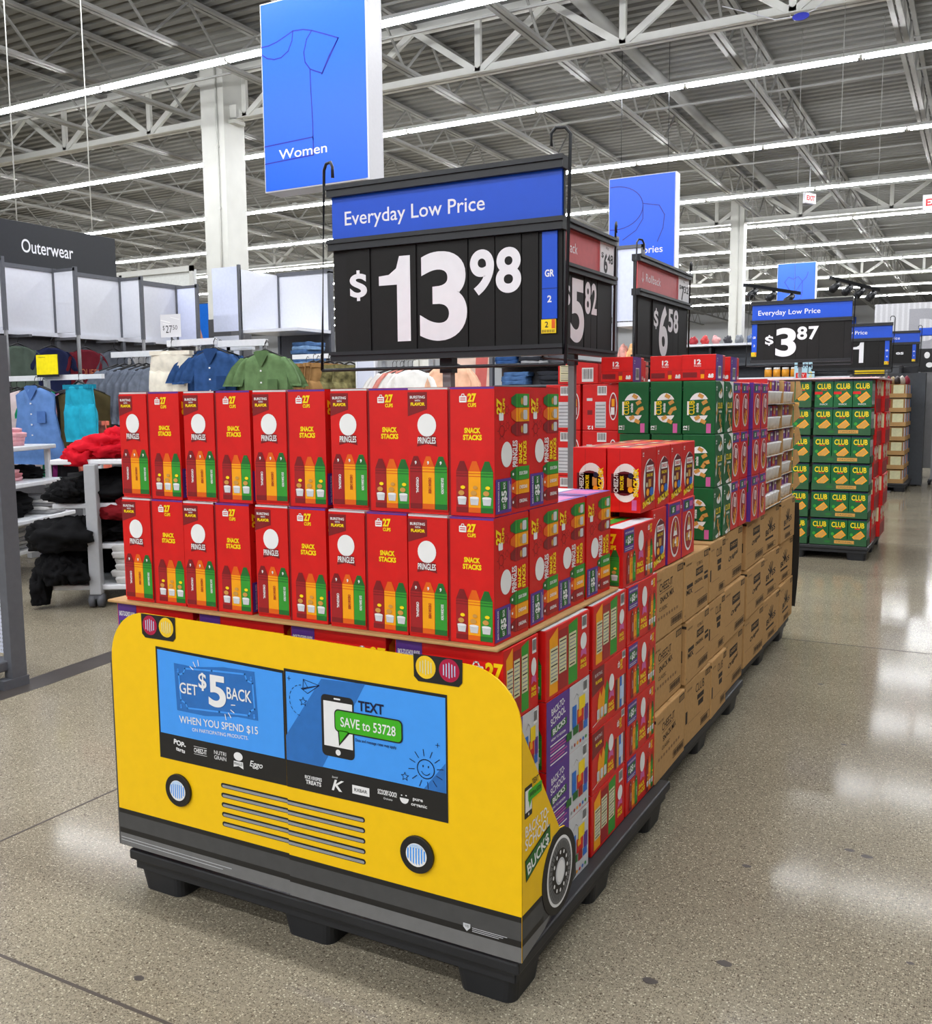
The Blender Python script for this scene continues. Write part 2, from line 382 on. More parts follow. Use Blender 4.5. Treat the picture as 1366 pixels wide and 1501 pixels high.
# right half
mb = MB()
f = slab(mb, [(SEAM, zb), (1.22, zb), (1.22, .652)]+arc(1.088, .652, .132, .128, 0, 90)+[(SEAM, .7885)], (0, -.0015, -.002), X3, (0, 0, 1), .005, BUSY, BUSY)
bands(f, SEAM, 1.22)
for k in range(5):
    z = .373-.0257*k
    f.poly([(SEAM, z+.0065), (SEAM, z-.0065)]+arc(.8115, z, .0065, .0065, -90, 90, 8), BUSB, 2)
    f.poly([(SEAM, z+.0022), (SEAM, z-.0048)]+arc(.811, z-.0013, .0035, .0035, -90, 90, 6), GRY, 3)
f.poly([(1.077, .190), (1.095, .190), (1.095, .181), (1.086, .172), (1.077, .181)], LGRY, 2); f.text('WB', 1.086, .181, .006, BUSG2, 3, w=.010)
for k in range(3): f.line([(1.10, .183-.004*k), (1.185-.01*k, .183-.004*k)], .0014, LGRY, 2)
mb.build('front_panel', bus)
for k in range(1): pass
# windscreen, one half on each board
def windscreen(x0, x1, zt0, zt1, art):
    mb = MB(); g = mb.fr((0, -.0022 if x0 > .5 else -.0006, 0), X3, (0, 0, 1))
    g.poly([(x0, .411), (x1, .411), (x1, zt1), (x0, zt0)], BUSB, 1)
    g.poly([(x0+.006, .48), (x1-.004, .479), (x1-.004, zt1-.007), (x0+.006, zt0-.007)], BLUW, 2)
    art(g); return mb.build('windscreen', bus)
def art_left(g):
    g.poly([(.230, .674), (.30, .672), (.40, .684), (.499, .685), (.506, .562), (.44, .562), (.33, .548), (.235, .549)], BLUD, 3)
    P = [(.246, .645), (.262, .650), (.268, .664), (.36, .670), (.468, .675), (.474, .660), (.492, .655), (.496, .590), (.482, .583), (.476, .571), (.38, .566), (.272, .560), (.266, .572), (.25, .578)]
    g.line(P+[P[0]], .0045, BLUW, 4)
    for x, z in ((.244, .657), (.488, .668), (.250, .563), (.494, .573)): g.text('$', x, z-.006, .010, BLUW, 5, bold=.02)
    g.text('GET', .279, .598, .028, WHT, 6, w=.062, bold=.012); g.text('$', .328, .620, .040, WHT, 6, w=.027, bold=.02)
    g.text('5', .376, .578, .082, WHT, 6, w=.058, bold=.03); g.text('BACK', .448, .605, .030, WHT, 6, w=.080, bold=.012)
    for a in (100, 125, 150): g.line([(.322+.028*math.cos(math.radians(a)), .652+.026*math.sin(math.radians(a))), (.322+.04*math.cos(math.radians(a)), .652+.04*math.sin(math.radians(a)))], .0024, WHT, 6)
    for a in (-75, -50, -25, 5): g.line([(.392+.03*math.cos(math.radians(a)), .588+.026*math.sin(math.radians(a))), (.392+.042*math.cos(math.radians(a)), .588+.04*math.sin(math.radians(a)))], .0024, WHT, 6)
    s = g.sub(.242, .5165, 2.3); s.text('WHEN YOU SPEND $15', .1315, 0, .019, WHT, 4, w=.263, bold=.008)
    s = g.sub(.286, .5005, 2.3); s.text('ON PARTICIPATING PRODUCTS.', .093, 0, .009, WHT, 4, w=.187, bold=.005)
    s = g.sub(.238, .453, -8); s.text('POP-', 0, 0, .014, WHT, 3, w=.042, bold=.04); s.text('tarts', .004, -.015, .011, WHT, 3, w=.032, bold=.03)
    g.text('CHEEZ-IT', .310, .445, .012, WHT, 3, w=.044, bold=.02); g.line([(.288, .461), (.332, .461)], .001, WHT, 3); g.line([(.288, .441), (.332, .441)], .001, WHT, 3)
    g.text('NUTRI', .377, .452, .010, WHT, 3, w=.040); g.text('GRAIN', .377, .439, .010, WHT, 3, w=.040)
    g.ell(.437, .459, .0145, .011, WHT, 3); g.poly([(.422, .446), (.452, .446), (.453, .428), (.437, .434), (.421, .430)], WHT, 3); g.text('PRINGLES', .437, .436, .007, BUSB, 4, w=.027)
    g.text('Eggo', .494, .441, .015, WHT, 3, w=.040, shear=.25, bold=.012)
def art_right(g):
    g.poly([(.703, .695), (.827, .699), (.700, .4795), (.593, .4795), (.593, .540)], BLUD, 3)
    g.poly([(.98, .4795), (1.0365, .4795), (1.0365, .548)], BLUD, 3)
    # paper plane, dashed trail, star
    g.line([(.697, .678), (.650, .687), (.648, .662), (.697, .678), (.643, .664), (.662, .654), (.697, .678)], .0015, NAVY, 4)
    g.line([(.650, .687), (.662, .670), (.648, .662)], .0013, NAVY, 4)
    T = [(.643-.036*math.sin(math.radians(a)), .634+.038*math.cos(math.radians(a))) for a in range(0, 190, 10)]
    for i in range(0, 17, 2): g.line([T[i], T[i+1]], .0014, NAVY, 4)
    def star(x, z, r): g.line([(x+(r if i % 2 == 0 else r*.45)*math.sin(math.radians(36*i)), z+(r if i % 2 == 0 else r*.45)*math.cos(math.radians(36*i))) for i in range(11)], .0013, NAVY, 4)
    star(.648, .632, .011); star(.931, .499, .010)
    for x, z in ((.607, .684), (1.017, .586)): g.line([(x-.005, z), (x+.005, z)], .0012, NAVY, 4); g.line([(x, z-.005), (x, z+.005)], .0012, NAVY, 4)
    g.rrect(.701, .511, .794, .660, .012, BUSB, 4); g.rect(.708, .536, .790, .645, WHT, 5); g.ell(.7475, .5235, .0072, .0072, WHT, 5); g.rrect(.738, .6505, .757, .6545, .0018, WHT, 5)
    g.text('TEXT', .842, .634, .024, NAVY, 5, w=.070, bold=.025)
    g.rrect(.739, .574, .927, .629, .012, BUSB, 6); g.poly([(.748, .578), (.785, .578), (.751, .540)], BUSB, 6)
    g.rrect(.742, .577, .924, .626, .010, SGRN, 7); g.poly([(.752, .579), (.779, .579), (.754, .548)], SGRN, 7)
    g.text('SAVE to 53728', .833, .589, .023, WHT, 8, w=.152, bold=.012)
    g.text('Data and message rates may apply.', .854, .5595, .007, NAVY, 5, w=.113, bold=.012)
    c = (.986, .526); R_ = [(c[0]+.022*math.cos(math.radians(a)), c[1]+.022*math.sin(math.radians(a))) for a in range(0, 361, 15)]
    g.line(R_, .0022, NAVY, 4)
    for a in range(0, 360, 30): q = math.radians(a+8); g.line([(c[0]+.03*math.cos(q), c[1]+.03*math.sin(q)), (c[0]+.045*math.cos(q), c[1]+.045*math.sin(q))], .0018, NAVY, 4)
    g.line([(c[0]+.012*math.cos(math.radians(a)), c[1]-.002+.012*math.sin(math.radians(a))) for a in range(205, 340, 15)], .0018, NAVY, 4)
    for dx in (-.007, .007): g.ell(c[0]+dx, c[1]+.006, .0016, .003, NAVY, 4, 8)
    g.text('RICE KRISPIES', .672, .442, .0085, WHT, 3, w=.050, bold=.02); g.text('TREATS', .672, .429, .0105, WHT, 3, w=.046, bold=.03)
    g.text('K', .741, .428, .027, WHT, 3, w=.030, shear=.35, bold=.02); g.text('Special', .735, .459, .0045, WHT, 3, w=.016, shear=.3)
    g.rect(.785, .431, .833, .452, WHT, 3); g.text('RXBAR', .809, .4375, .008, BUSB, 4, w=.036, bold=.01)
    g.text('SCOOBY-DOO!', .882, .444, .012, WHT, 3, w=.052, bold=.03); g.text('Grahams', .884, .434, .005, WHT, 3, w=.024)
    g.text('pure', .964, .447, .008, WHT, 3, w=.026, bold=.02); g.text('organic', .967, .434, .008, WHT, 3, w=.042, bold=.02)
    g.poly(arc(.928, .447, .012, .013, 180, 360, 10), WHT, 3); g.ell(.921, .453, .0022, .0016, WHT, 3, 8); g.ell(.933, .454, .0022, .0016, WHT, 3, 8)
windscreen(.166, SEAM-.0015, .711, .700, art_left); windscreen(SEAM+.0005, 1.0415, .7065, .7035, art_right)
def signal(x0, x1, z0, z1, order, y):
    mb = MB(); g = mb.fr((0, y, 0), X3, (0, 0, 1))
    g.poly([(x0, z1), (x0+.001, z0+.01), (x0+.012, z0), (x1-.010, z0), (x1-.001, z0+.01), (x1, z1)], BUSB, 2)
    for i, m in enumerate(order):
        cx = x0+(.031 if i == 0 else .089)*(x1-x0)/.121; cz = (z0+z1)/2+.003
        g.ell(cx, cz, .0255, .026, m, 3, 28)
        for k in range(-2, 3): g.poly([(cx+.007*k-.0012, cz-.016+.002*abs(k)), (cx+.007*k+.0012, cz-.018+.003*abs(k)), (cx+.007*k+.0012, cz+.016-.002*abs(k)), (cx+.007*k-.0012, cz+.018-.003*abs(k))], LTB if m == CRIM else CRM, 4)
    return mb.build('signal_lamp', bus)
signal(.119, .240, .730, .7935, (CRIM, AMB), -.0006); signal(.957, 1.081, .7255, .787, (AMB, CRIM), -.0022)
def headlamp(x, z, y):
    mb = MB(); bm = bmesh.new()
    # a raised round board with a dark rim
    n = 36; ring = []
    for r, d in ((.0435, 0), (.0435, .006), (.0425, .0065)): ring.append([(x+r*math.cos(2*math.pi*k/n), y-d, z+r*math.sin(2*math.pi*k/n)) for k in range(n)])
    P = [q for g in ring for q in g]; F = [tuple((i*n+k, i*n+(k+1) % n, (i+1)*n+(k+1) % n, (i+1)*n+k)[::-1]) for i in range(2) for k in range(n)]
    bm.free(); mb.raw(P, F, BUSB); g = mb.fr((x, y-.0065, z), X3, (0, 0, 1)); g.ell(0, 0, .0425, .0425, BUSB, 0, 36)
    g.ell(0, 0, .0275, .0275, WHT, 1, 30)
    for k in range(-3, 4):
        h = math.sqrt(.0255**2-(.0072*k)**2) if abs(.0072*k) < .0255 else 0
        if h: g.poly([(.0072*k-.0019, -h*.75), (.0072*k+.0012, -h*.9), (.0072*k+.0019, h), (.0072*k-.0019, h)], BLUW, 2)
    g.poly([(.026*math.cos(math.radians(a)), .026*math.sin(math.radians(a))) for a in range(40, 141, 10)], LTB, 3)
    return mb.build('headlamp', bus)
headlamp(.2295, .332, -.001); headlamp(.9615, .322, -.003)
# right side: yellow cheek, charcoal foot, wheel
mb = MB()
f = slab(mb, [(0, zb), (.12, .150), (.31, .19), (.305, .25), (.29, .30), (.24, .345), (.207, .352), (0, .652)], (1.2205, 0, 0), Y3, (0, 0, 1), .005, BUSG, BUSY)
f.poly([(0, .238), (.105, .236), (.125, .31), (.165, .348), (.2065, .3515), (0, .6515)], BUSY, 1)
f.rect(0, .225, .10, .238, BUSB, 2); f.rect(0, .183, .10, .225, BUSG, 2); f.rect(0, .168, .112, .183, BUSB, 2); f.poly([(0, .133), (.12, .150), (.15, .168), (0, .168)], BUSG2, 2)
f.rrect(.011, .450, .050, .520, .004, BUSB, 2); f.rect(.014, .463, .047, .512, WHT, 3); f.ell(.031, .4565, .003, .003, WHT, 3, 10)
f.text('TEXT', .066, .515, .013, BUSB, 4, w=.034, bold=.02); f.rrect(.028, .484, .100, .509, .004, SGRN, 4); f.poly([(.032, .485), (.046, .485), (.034, .468)], SGRN, 4); f.text('SAVE to 53728', .064, .492, .010, BUSB, 5, w=.060, bold=.02)
s = f.sub(.014, .408, 2); s.text('BACK-TO-', .063, 0, .024, WHT, 3, w=.124, bold=.012)
s = f.sub(.014, .378, 3); s.text('SCHOOL', .065, 0, .025, WHT, 3, w=.130, bold=.012)
f.poly([(.013, .357), (.147, .388), (.150, .346), (.018, .306)], BUSB, 3); f.poly([(.015, .354), (.145, .384), (.148, .348), (.019, .310)], DGRN, 4)
s = f.sub(.024, .318, 15); s.text('BUCK$', .062, 0, .026, WHT, 5, w=.118, bold=.02)
mb.build('side_panel', bus)
mb = MB(); n = 48; cy, cz = .203, .250; xw = 1.2225
disc = [(cy+.100*math.cos(2*math.pi*k/n), cz+.099*math.sin(2*math.pi*k/n)) for k in range(n)]
f = slab(mb, disc, (xw, 0, 0), Y3, (0, 0, 1), .0018, BUSB, BUSB)
f.ell(cy, cz, .075, .083, WHT, 1, 44); f.ell(cy, cz, .068, .076, BUSG2, 2, 44); f.ell(cy, cz, .048, .054, BUSB, 3, 36)
for k in range(36):
    a = 2*math.pi*k/36; f.line([(cy+.05*math.cos(a), cz+.056*math.sin(a)), (cy+.062*math.cos(a), cz+.069*math.sin(a))], .0022, BUSB, 3)
for k in range(12):
    a = 2*math.pi*k/12; f.ell(cy+.041*math.cos(a), cz+.046*math.sin(a), .0042, .005, WHT, 4, 10)
f.ell(cy, cz, .028, .032, LGRY, 4, 28); f.ell(cy, cz, .022, .026, WHT, 5, 28)
mb.build('wheel', bus)
mb = MB(); slab(mb, [(0, zb), (.31, .15), (.31, .19), (.24, .345), (.207, .352), (0, .652)][::-1], (-.0005, 0, 0), (0, 1, 0), (0, 0, 1), .005, BUSY, BUSG)
mb.build('side_panel', bus)

# ================================================================ black plastic pallets
def pallet_parts(root, wx, wy):
    mb = MB(); x0, x1, y0, y1 = -wx/2, wx/2, -wy/2, wy/2
    mb.bbox(x0, x1, y0, y1, .088, .118, PLAS, .006)
    for yy in (y0+.012, y1-.012-.02):                      # ribbed skirt along the edges
        mb.box(x0+.015, x1-.015, yy, yy+.02, .062, .09, PLAS)
    for xx in (x0+.012, x1-.032): mb.box(xx, xx+.02, y0+.015, y1-.015, .062, .09, PLAS)
    k = x0+.1
    while k < x1-.05:
        mb.box(k, k+.012, y0+.03, y1-.03, .07, .09, PLAS); k += .14
    mb.build('deck', root)
    for ix, fx_ in enumerate((x0+.095, 0, x1-.095)):
        for iy, fy in enumerate((y0+.095, 0, y1-.095)):
            mb = MB()
            bm = bmesh.new(); bmesh.ops.create_cube(bm, size=1)
            for v in bm.verts:
                t = .082 if v.co.z > 0 else .070
                v.co = (fx_+(t if v.co.x > 0 else -t), fy+(t if v.co.y > 0 else -t), .09 if v.co.z > 0 else 0)
            bmesh.ops.bevel(bm, geom=[e for e in bm.edges if abs(e.verts[0].co.z-e.verts[1].co.z) > .05], offset=.025, segments=4, affect='EDGES', profile=.5)
            mb.addbm(bm, PLAS)
            mb.frus((fx_-.10, fx_+.10, fy-.10, fy+.10), (fx_-.092, fx_+.092, fy-.092, fy+.092), .068, .089, PLAS) if False else None
            mb.build('foot', root)
def pallet(x, y, wx, wy, label):
    r = empty('pallet', label, 'pallet', (x, y, 0), 0, 'black pallets under the displays'); pallet_parts(r, wx, wy); return r
pallet(.612, .585, 1.19, 1.15, 'black plastic pallet with square feet under the yellow bus display')
pallet(.58, 1.80, 1.17, 1.22, 'black plastic pallet under the brown cartons next to the bus display')
pallet(.53, 3.16, 1.17, 1.28, 'black plastic pallet under the farther brown cartons with the white cup trays')
pallet(.66, 7.28, 1.17, 1.20, 'black plastic pallet under the tall green cracker display')
pallet(.50, 13.9, 1.17, 1.20, 'far black pallet under the kraft tray display down the aisle')
# ================================================================ printed cartons
def crayon(f, x, y, w, h, c, ct, kind=0, txt=''):
    """a printed crayon stick: body, point, bands and either a name or a cup of crisps"""
    b = y+h*.80
    f.rect(x, y, x+w, b, c, 2)
    f.poly([(x, b), (x+w, b), (x+w*.68, y+h), (x+w*.32, y+h)], ct, 2)
    f.rect(x, y, x+w, y+h*.10, ct, 3); f.rect(x, b-h*.045, x+w, b-h*.03, ct, 3); f.rect(x, b-h*.10, x+w, b-h*.085, ct, 3)
    if kind == 1:
        f.text('9', x+w/2, b+h*.045, h*.065, WHT, 4, bold=.05)
        s = f.sub(x+w*.62, y+h*.45, -90); s.text(txt, 0, -w*.10, w*.22, WHT if c != ORA else MRED, 4, w=h*.30, bold=.03)
    elif kind == 2:
        cx = x+w/2; cy = y+h*.15
        f.poly([(cx-w*.30, cy), (cx+w*.30, cy), (cx+w*.38, cy+h*.14), (cx-w*.38, cy+h*.14)], LGRY, 4); f.ell(cx, cy+h*.14, w*.38, h*.025, WHT, 5, 12)
        f.ell(cx-w*.05, cy+h*.23, w*.26, h*.05, TAN, 5, 10); f.ell(cx+w*.08, cy+h*.34, w*.20, h*.035, YEL if c != ORA else TAN, 5, 10)
def crayons(f, x, y, w, h, kind):
    for i, (c, ct, t) in enumerate(((MRED, DRED, 'ORIGINAL'), (ORA, DORA, 'CHEDDAR CHEESE'), (GRN, DGRN, 'SOUR CREAM & ONION'))):
        crayon(f, x+w*i, y, w*.97, h, c, ct, kind, t)
def badge(f, x, y, r, th):
    """round white badge over a notched name ribbon"""
    f.ell(x, y, r, r*1.05, WHT, 2, 24)
    f.poly([(x-r*1.08, y-r*1.95), (x-r*.9, y-r*.98), (x+r*.9, y-r*.98), (x+r*1.08, y-r*1.95), (x, y-r*1.70)], DRED, 2)
    f.text('PRINGLES', x, y-r*1.68, r*.58, WHT, 4, w=r*1.95, bold=.02)
def lunch27(f, x, y, h):
    f.rrect(x-h*1.15, y-h*.05, x-h*.1, y+h*.75, h*.1, WHT, 2); f.line([(x-h*.85, y+h*.75), (x-h*.75, y+h*.98), (x-h*.5, y+h*.98), (x-h*.4, y+h*.75)], h*.10, WHT, 2)
    f.rect(x-h*1.0, y+h*.45, x-h*.25, y+h*.55, RED, 3); f.rect(x-h*1.0, y+h*.2, x-h*.25, y+h*.3, RED, 3)
    f.text('27', x+h*.65, y, h*1.05, YEL, 2, w=h*1.25, bold=.05); f.text('CUPS', x+h*.65, y-h*.62, h*.48, YEL, 2, w=h*1.2, bold=.04)
def five(f, x, y, w, h):
    """purple offer label with a green note"""
    f.rect(x, y, x+w, y+h, PUR, 2); f.rect(x+w*.1, y+h*.28, x+w*.92, y+h*.72, DGRN, 3)
    f.text('$5', x+w*.48, y+h*.34, h*.32, WHT, 4, w=w*.34, bold=.04); f.text('GET', x+w*.20, y+h*.42, h*.13, WHT, 4, w=w*.16, bold=.02); f.text('BACK', x+w*.80, y+h*.42, h*.13, WHT, 4, w=w*.20, bold=.02)
    f.text('BACK-TO-SCHOOL BUCKS', x+w*.5, y+h*.80, h*.08, WHT, 4, w=w*.84, bold=.02)
    f.line([(x+w*.1, y+h*.16), (x+w*.9, y+h*.16)], h*.03, LGRY, 3); f.line([(x+w*.1, y+h*.08), (x+w*.8, y+h*.08)], h*.03, LGRY, 3)
def barcode(f, x, y, w, h, l=2):
    f.rect(x, y, x+w, y+h, WHT, l); n = 9
    for i in range(n): f.rect(x+w*(.08+.095*i), y+h*.2, x+w*(.08+.095*i+.05 if i % 3 else .08+.095*i+.035), y+h*.92, BLK, l+1)
def nutri(f, x, y, w, h):
    f.rect(x, y, x+w, y+h, CRM, 2)
    for i in range(9): f.rect(x+w*.07, y+h*(.06+.105*i), x+w*(.93 if i % 3 else .8), y+h*(.06+.105*i+.035), GRY if i % 4 else BLK, 3)
def doodle(f, x, y, r):
    f.line([(x+r*math.cos(math.radians(a)), y+r*math.sin(math.radians(a))) for a in range(0, 361, 40)], r*.14, DRED, 2)
    for a in range(0, 360, 60): q = math.radians(a); f.line([(x+r*1.3*math.cos(q), y+r*1.3*math.sin(q)), (x+r*1.7*math.cos(q), y+r*1.7*math.sin(q))], r*.14, DRED, 2)
A_, D_, H_ = .213, .171, .276
def faces(mb, a, d, h):
    return dict(front=mb.fr((-a/2, -d/2, 0), (1, 0, 0), Z3), right=mb.fr((a/2, -d/2, 0), (0, 1, 0), Z3), top=mb.fr((-a/2, -d/2, h), (1, 0, 0), (0, 1, 0)),
                left=mb.fr((-a/2, d/2, 0), (0, -1, 0), Z3), back=mb.fr((a/2, d/2, 0), (-1, 0, 0), Z3))
def snack_side(f, a, h):
    """the narrow face with its print turned a quarter"""
    s = f.sub(a*.30, h*.93, -90)
    s = f.sub(a*.18, h*.85, 90); s.text('27', 0, -.002, a*.14, YEL, 2, w=a*.20, bold=.05); s = f.sub(a*.28, h*.85, 90); s.text('CUPS', 0, 0, a*.06, YEL, 2, w=a*.2, bold=.03)
    f.rrect(a*.12, h*.74, a*.24, h*.80, .003, WHT, 2); doodle(f, a*.20, h*.66, a*.07); doodle(f, a*.36, h*.70, a*.04); doodle(f, a*.34, h*.82, a*.045)
    for i, (c, ct) in enumerate(((MRED, DRED), (ORA, DORA), (GRN, DGRN))):
        y0 = h*(.615+.112*i)
        f.rect(a*.60, y0, a*.985, y0+h*.108, c, 2); f.poly([(a*.60, y0), (a*.60, y0+h*.108), (a*.46, y0+h*.078), (a*.46, y0+h*.03)], ct, 2); f.rect(a*.66, y0, a*.675, y0+h*.108, ct, 3)
        f.rrect(a*.80, y0+h*.015, a*.92, y0+h*.092, .004, LGRY, 4); f.ell(a*.76, y0+h*.05, a*.035, h*.03, TAN, 4, 10)
        y1 = h*(.035+.112*i)
        f.rect(a*.60, y1, a*.985, y1+h*.108, c, 2); f.poly([(a*.60, y1), (a*.60, y1+h*.108), (a*.44, y1+h*.078), (a*.44, y1+h*.03)], ct, 2); f.rect(a*.65, y1, a*.665, y1+h*.108, ct, 3)
        f.ell(a*.50, y1+h*.054, a*.022, h*.012, WHT, 4, 8)
        f.text(('ORIGINAL', 'CHEDDAR', 'SOUR CREAM')[i], a*.80, y1+h*.04, h*.028, WHT, 4, w=a*.24, bold=.03)
    f.ell(a*.33, h*.475, a*.155, h*.10, WHT, 2, 24)
    s = f.sub(a*.63, h*.475, 90); s.text('PRINGLES', 0, 0, a*.14, WHT, 3, w=h*.21, bold=.03)
    s = f.sub(a*.77, h*.475, 90); s.text('SNACK', 0, 0, a*.10, YEL, 3, w=h*.17, bold=.05); s = f.sub(a*.90, h*.475, 90); s.text('STACKS', 0, 0, a*.10, YEL, 3, w=h*.19, bold=.05)
    q = f.sub(a*.46, h*.02, 90)
    five(q, 0, 0, h*.27, a*.44)
def upright(name, label):
    """a carton standing on end: the loose tear-away half is a piece of its own"""
    r = empty(name, label, 'carton'); a, d, h = A_, D_, H_
    mb = MB(); mb.box(-a/2, a/2, -d/2, d/2, 0, h, RED); F = faces(mb, a, d, h); f = F['front']
    lunch27(f, a*.70, h*.885, h*.062)
    f.text('SNACK', a*.755, h*.645, h*.042, YEL, 2, w=a*.185, bold=.05); f.text('STACKS', a*.755, h*.592, h*.042, YEL, 2, w=a*.215, bold=.05)
    crayons(f, a*.565, h*.03, a*.142, h*.40, 2)
    f.rect(a*.47, 0, a*.50, h, DRED, 1)
    snack_side(F['right'], d, h)
    t = F['top']; t.rect(0, 0, a*.5, d, LGRY, 1); t.rect(a*.5, 0, a, d, PUR, 1); t.rect(a*.06, d*.1, a*.44, d*.9, WHT, 2); t.rect(a*.56, d*.2, a*.94, d*.8, PINK, 2)
    l = F['left']; l.rect(0, 0, d*.96, h*.30, PUR, 1); l.text('SNACK STACKS', d/2, h*.6, .02, YEL, 1, w=d*.8)
    f.rect(a*.0, h*.984, a*.5, h*.9985, LGRY, 1); f.rect(a*.5, h*.984, a, h*.9985, PUR, 1)
    mb.build('carton_body', r)
    mb = MB(); w = a*.475; y = -d/2-.0035
    mb.box(-a/2+.001, -a/2+w, y, -d/2-.0002, .008, h-.007, RED); f = mb.fr((-a/2+.001, y, .0), (1, 0, 0), Z3)
    f.poly([(0, h*.965), (w*.49, h*.965), (w*.49, h*.83), (0, h*.775)], DRED, 1)
    f.text('BURSTING', w*.25, h*.915, h*.022, WHT, 2, w=w*.38, bold=.02); f.text('WITH', w*.25, h*.892, h*.014, WHT, 2, bold=.02); f.text('FLAVOR', w*.26, h*.858, h*.026, YEL, 2, w=w*.36, bold=.05)
    badge(f, w*.48, h*.705, w*.235, .02)
    crayons(f, w*.04, h*.04, w*.315, h*.42, 1)
    mb.build('tear_away_panel', r)
    return r
UP = Proto(upright('snack_carton', ''))
g = 'upright red snack cartons on the bus display'
rn = random.Random(5)
XS = [.137, .363, .592, .818, 1.036]
def at_row(row, col, z):
    for dpt, y in enumerate((.118, .293, .470, .660)):
        if row == 'upper' and dpt > 1: continue
        if dpt and not (col == 4 or (dpt == 1 and col == 0)): continue
        if row == 'upper': lab = 'upper row'
        else: lab = 'lower row'
        if dpt == 0: t = 'upright red carton, %s above the bus, in front, %s from its left end' % (lab, ORD[col])
        elif col == 4: t = 'upright red carton, %s above the bus, %s back along its right side' % (lab, ORD[dpt])
        else: t = 'upright red carton, %s above the bus, second back on its left side' % lab
        j = rn.uniform(-1, 1)
        UP.put((XS[col]+.004*j, y+.004*rn.uniform(-1, 1)+(.008 if row == 'upper' else 0), z), t, g, math.radians(rn.uniform(-1.1, 1.1)))
for c in range(5): at_row('lower', c, .8165)
for c in range(5): at_row('upper', c, .8165+H_+.0015)
# slip sheet of brown board between the layers
mb = MB(); mb.bbox(-.02, 1.158, .012, .78, .8085, .8155, KRAFT, .002)
tag(mb.build('slip_sheet'), 'thin brown board sheet between upright and lying red cartons', 'board sheet')
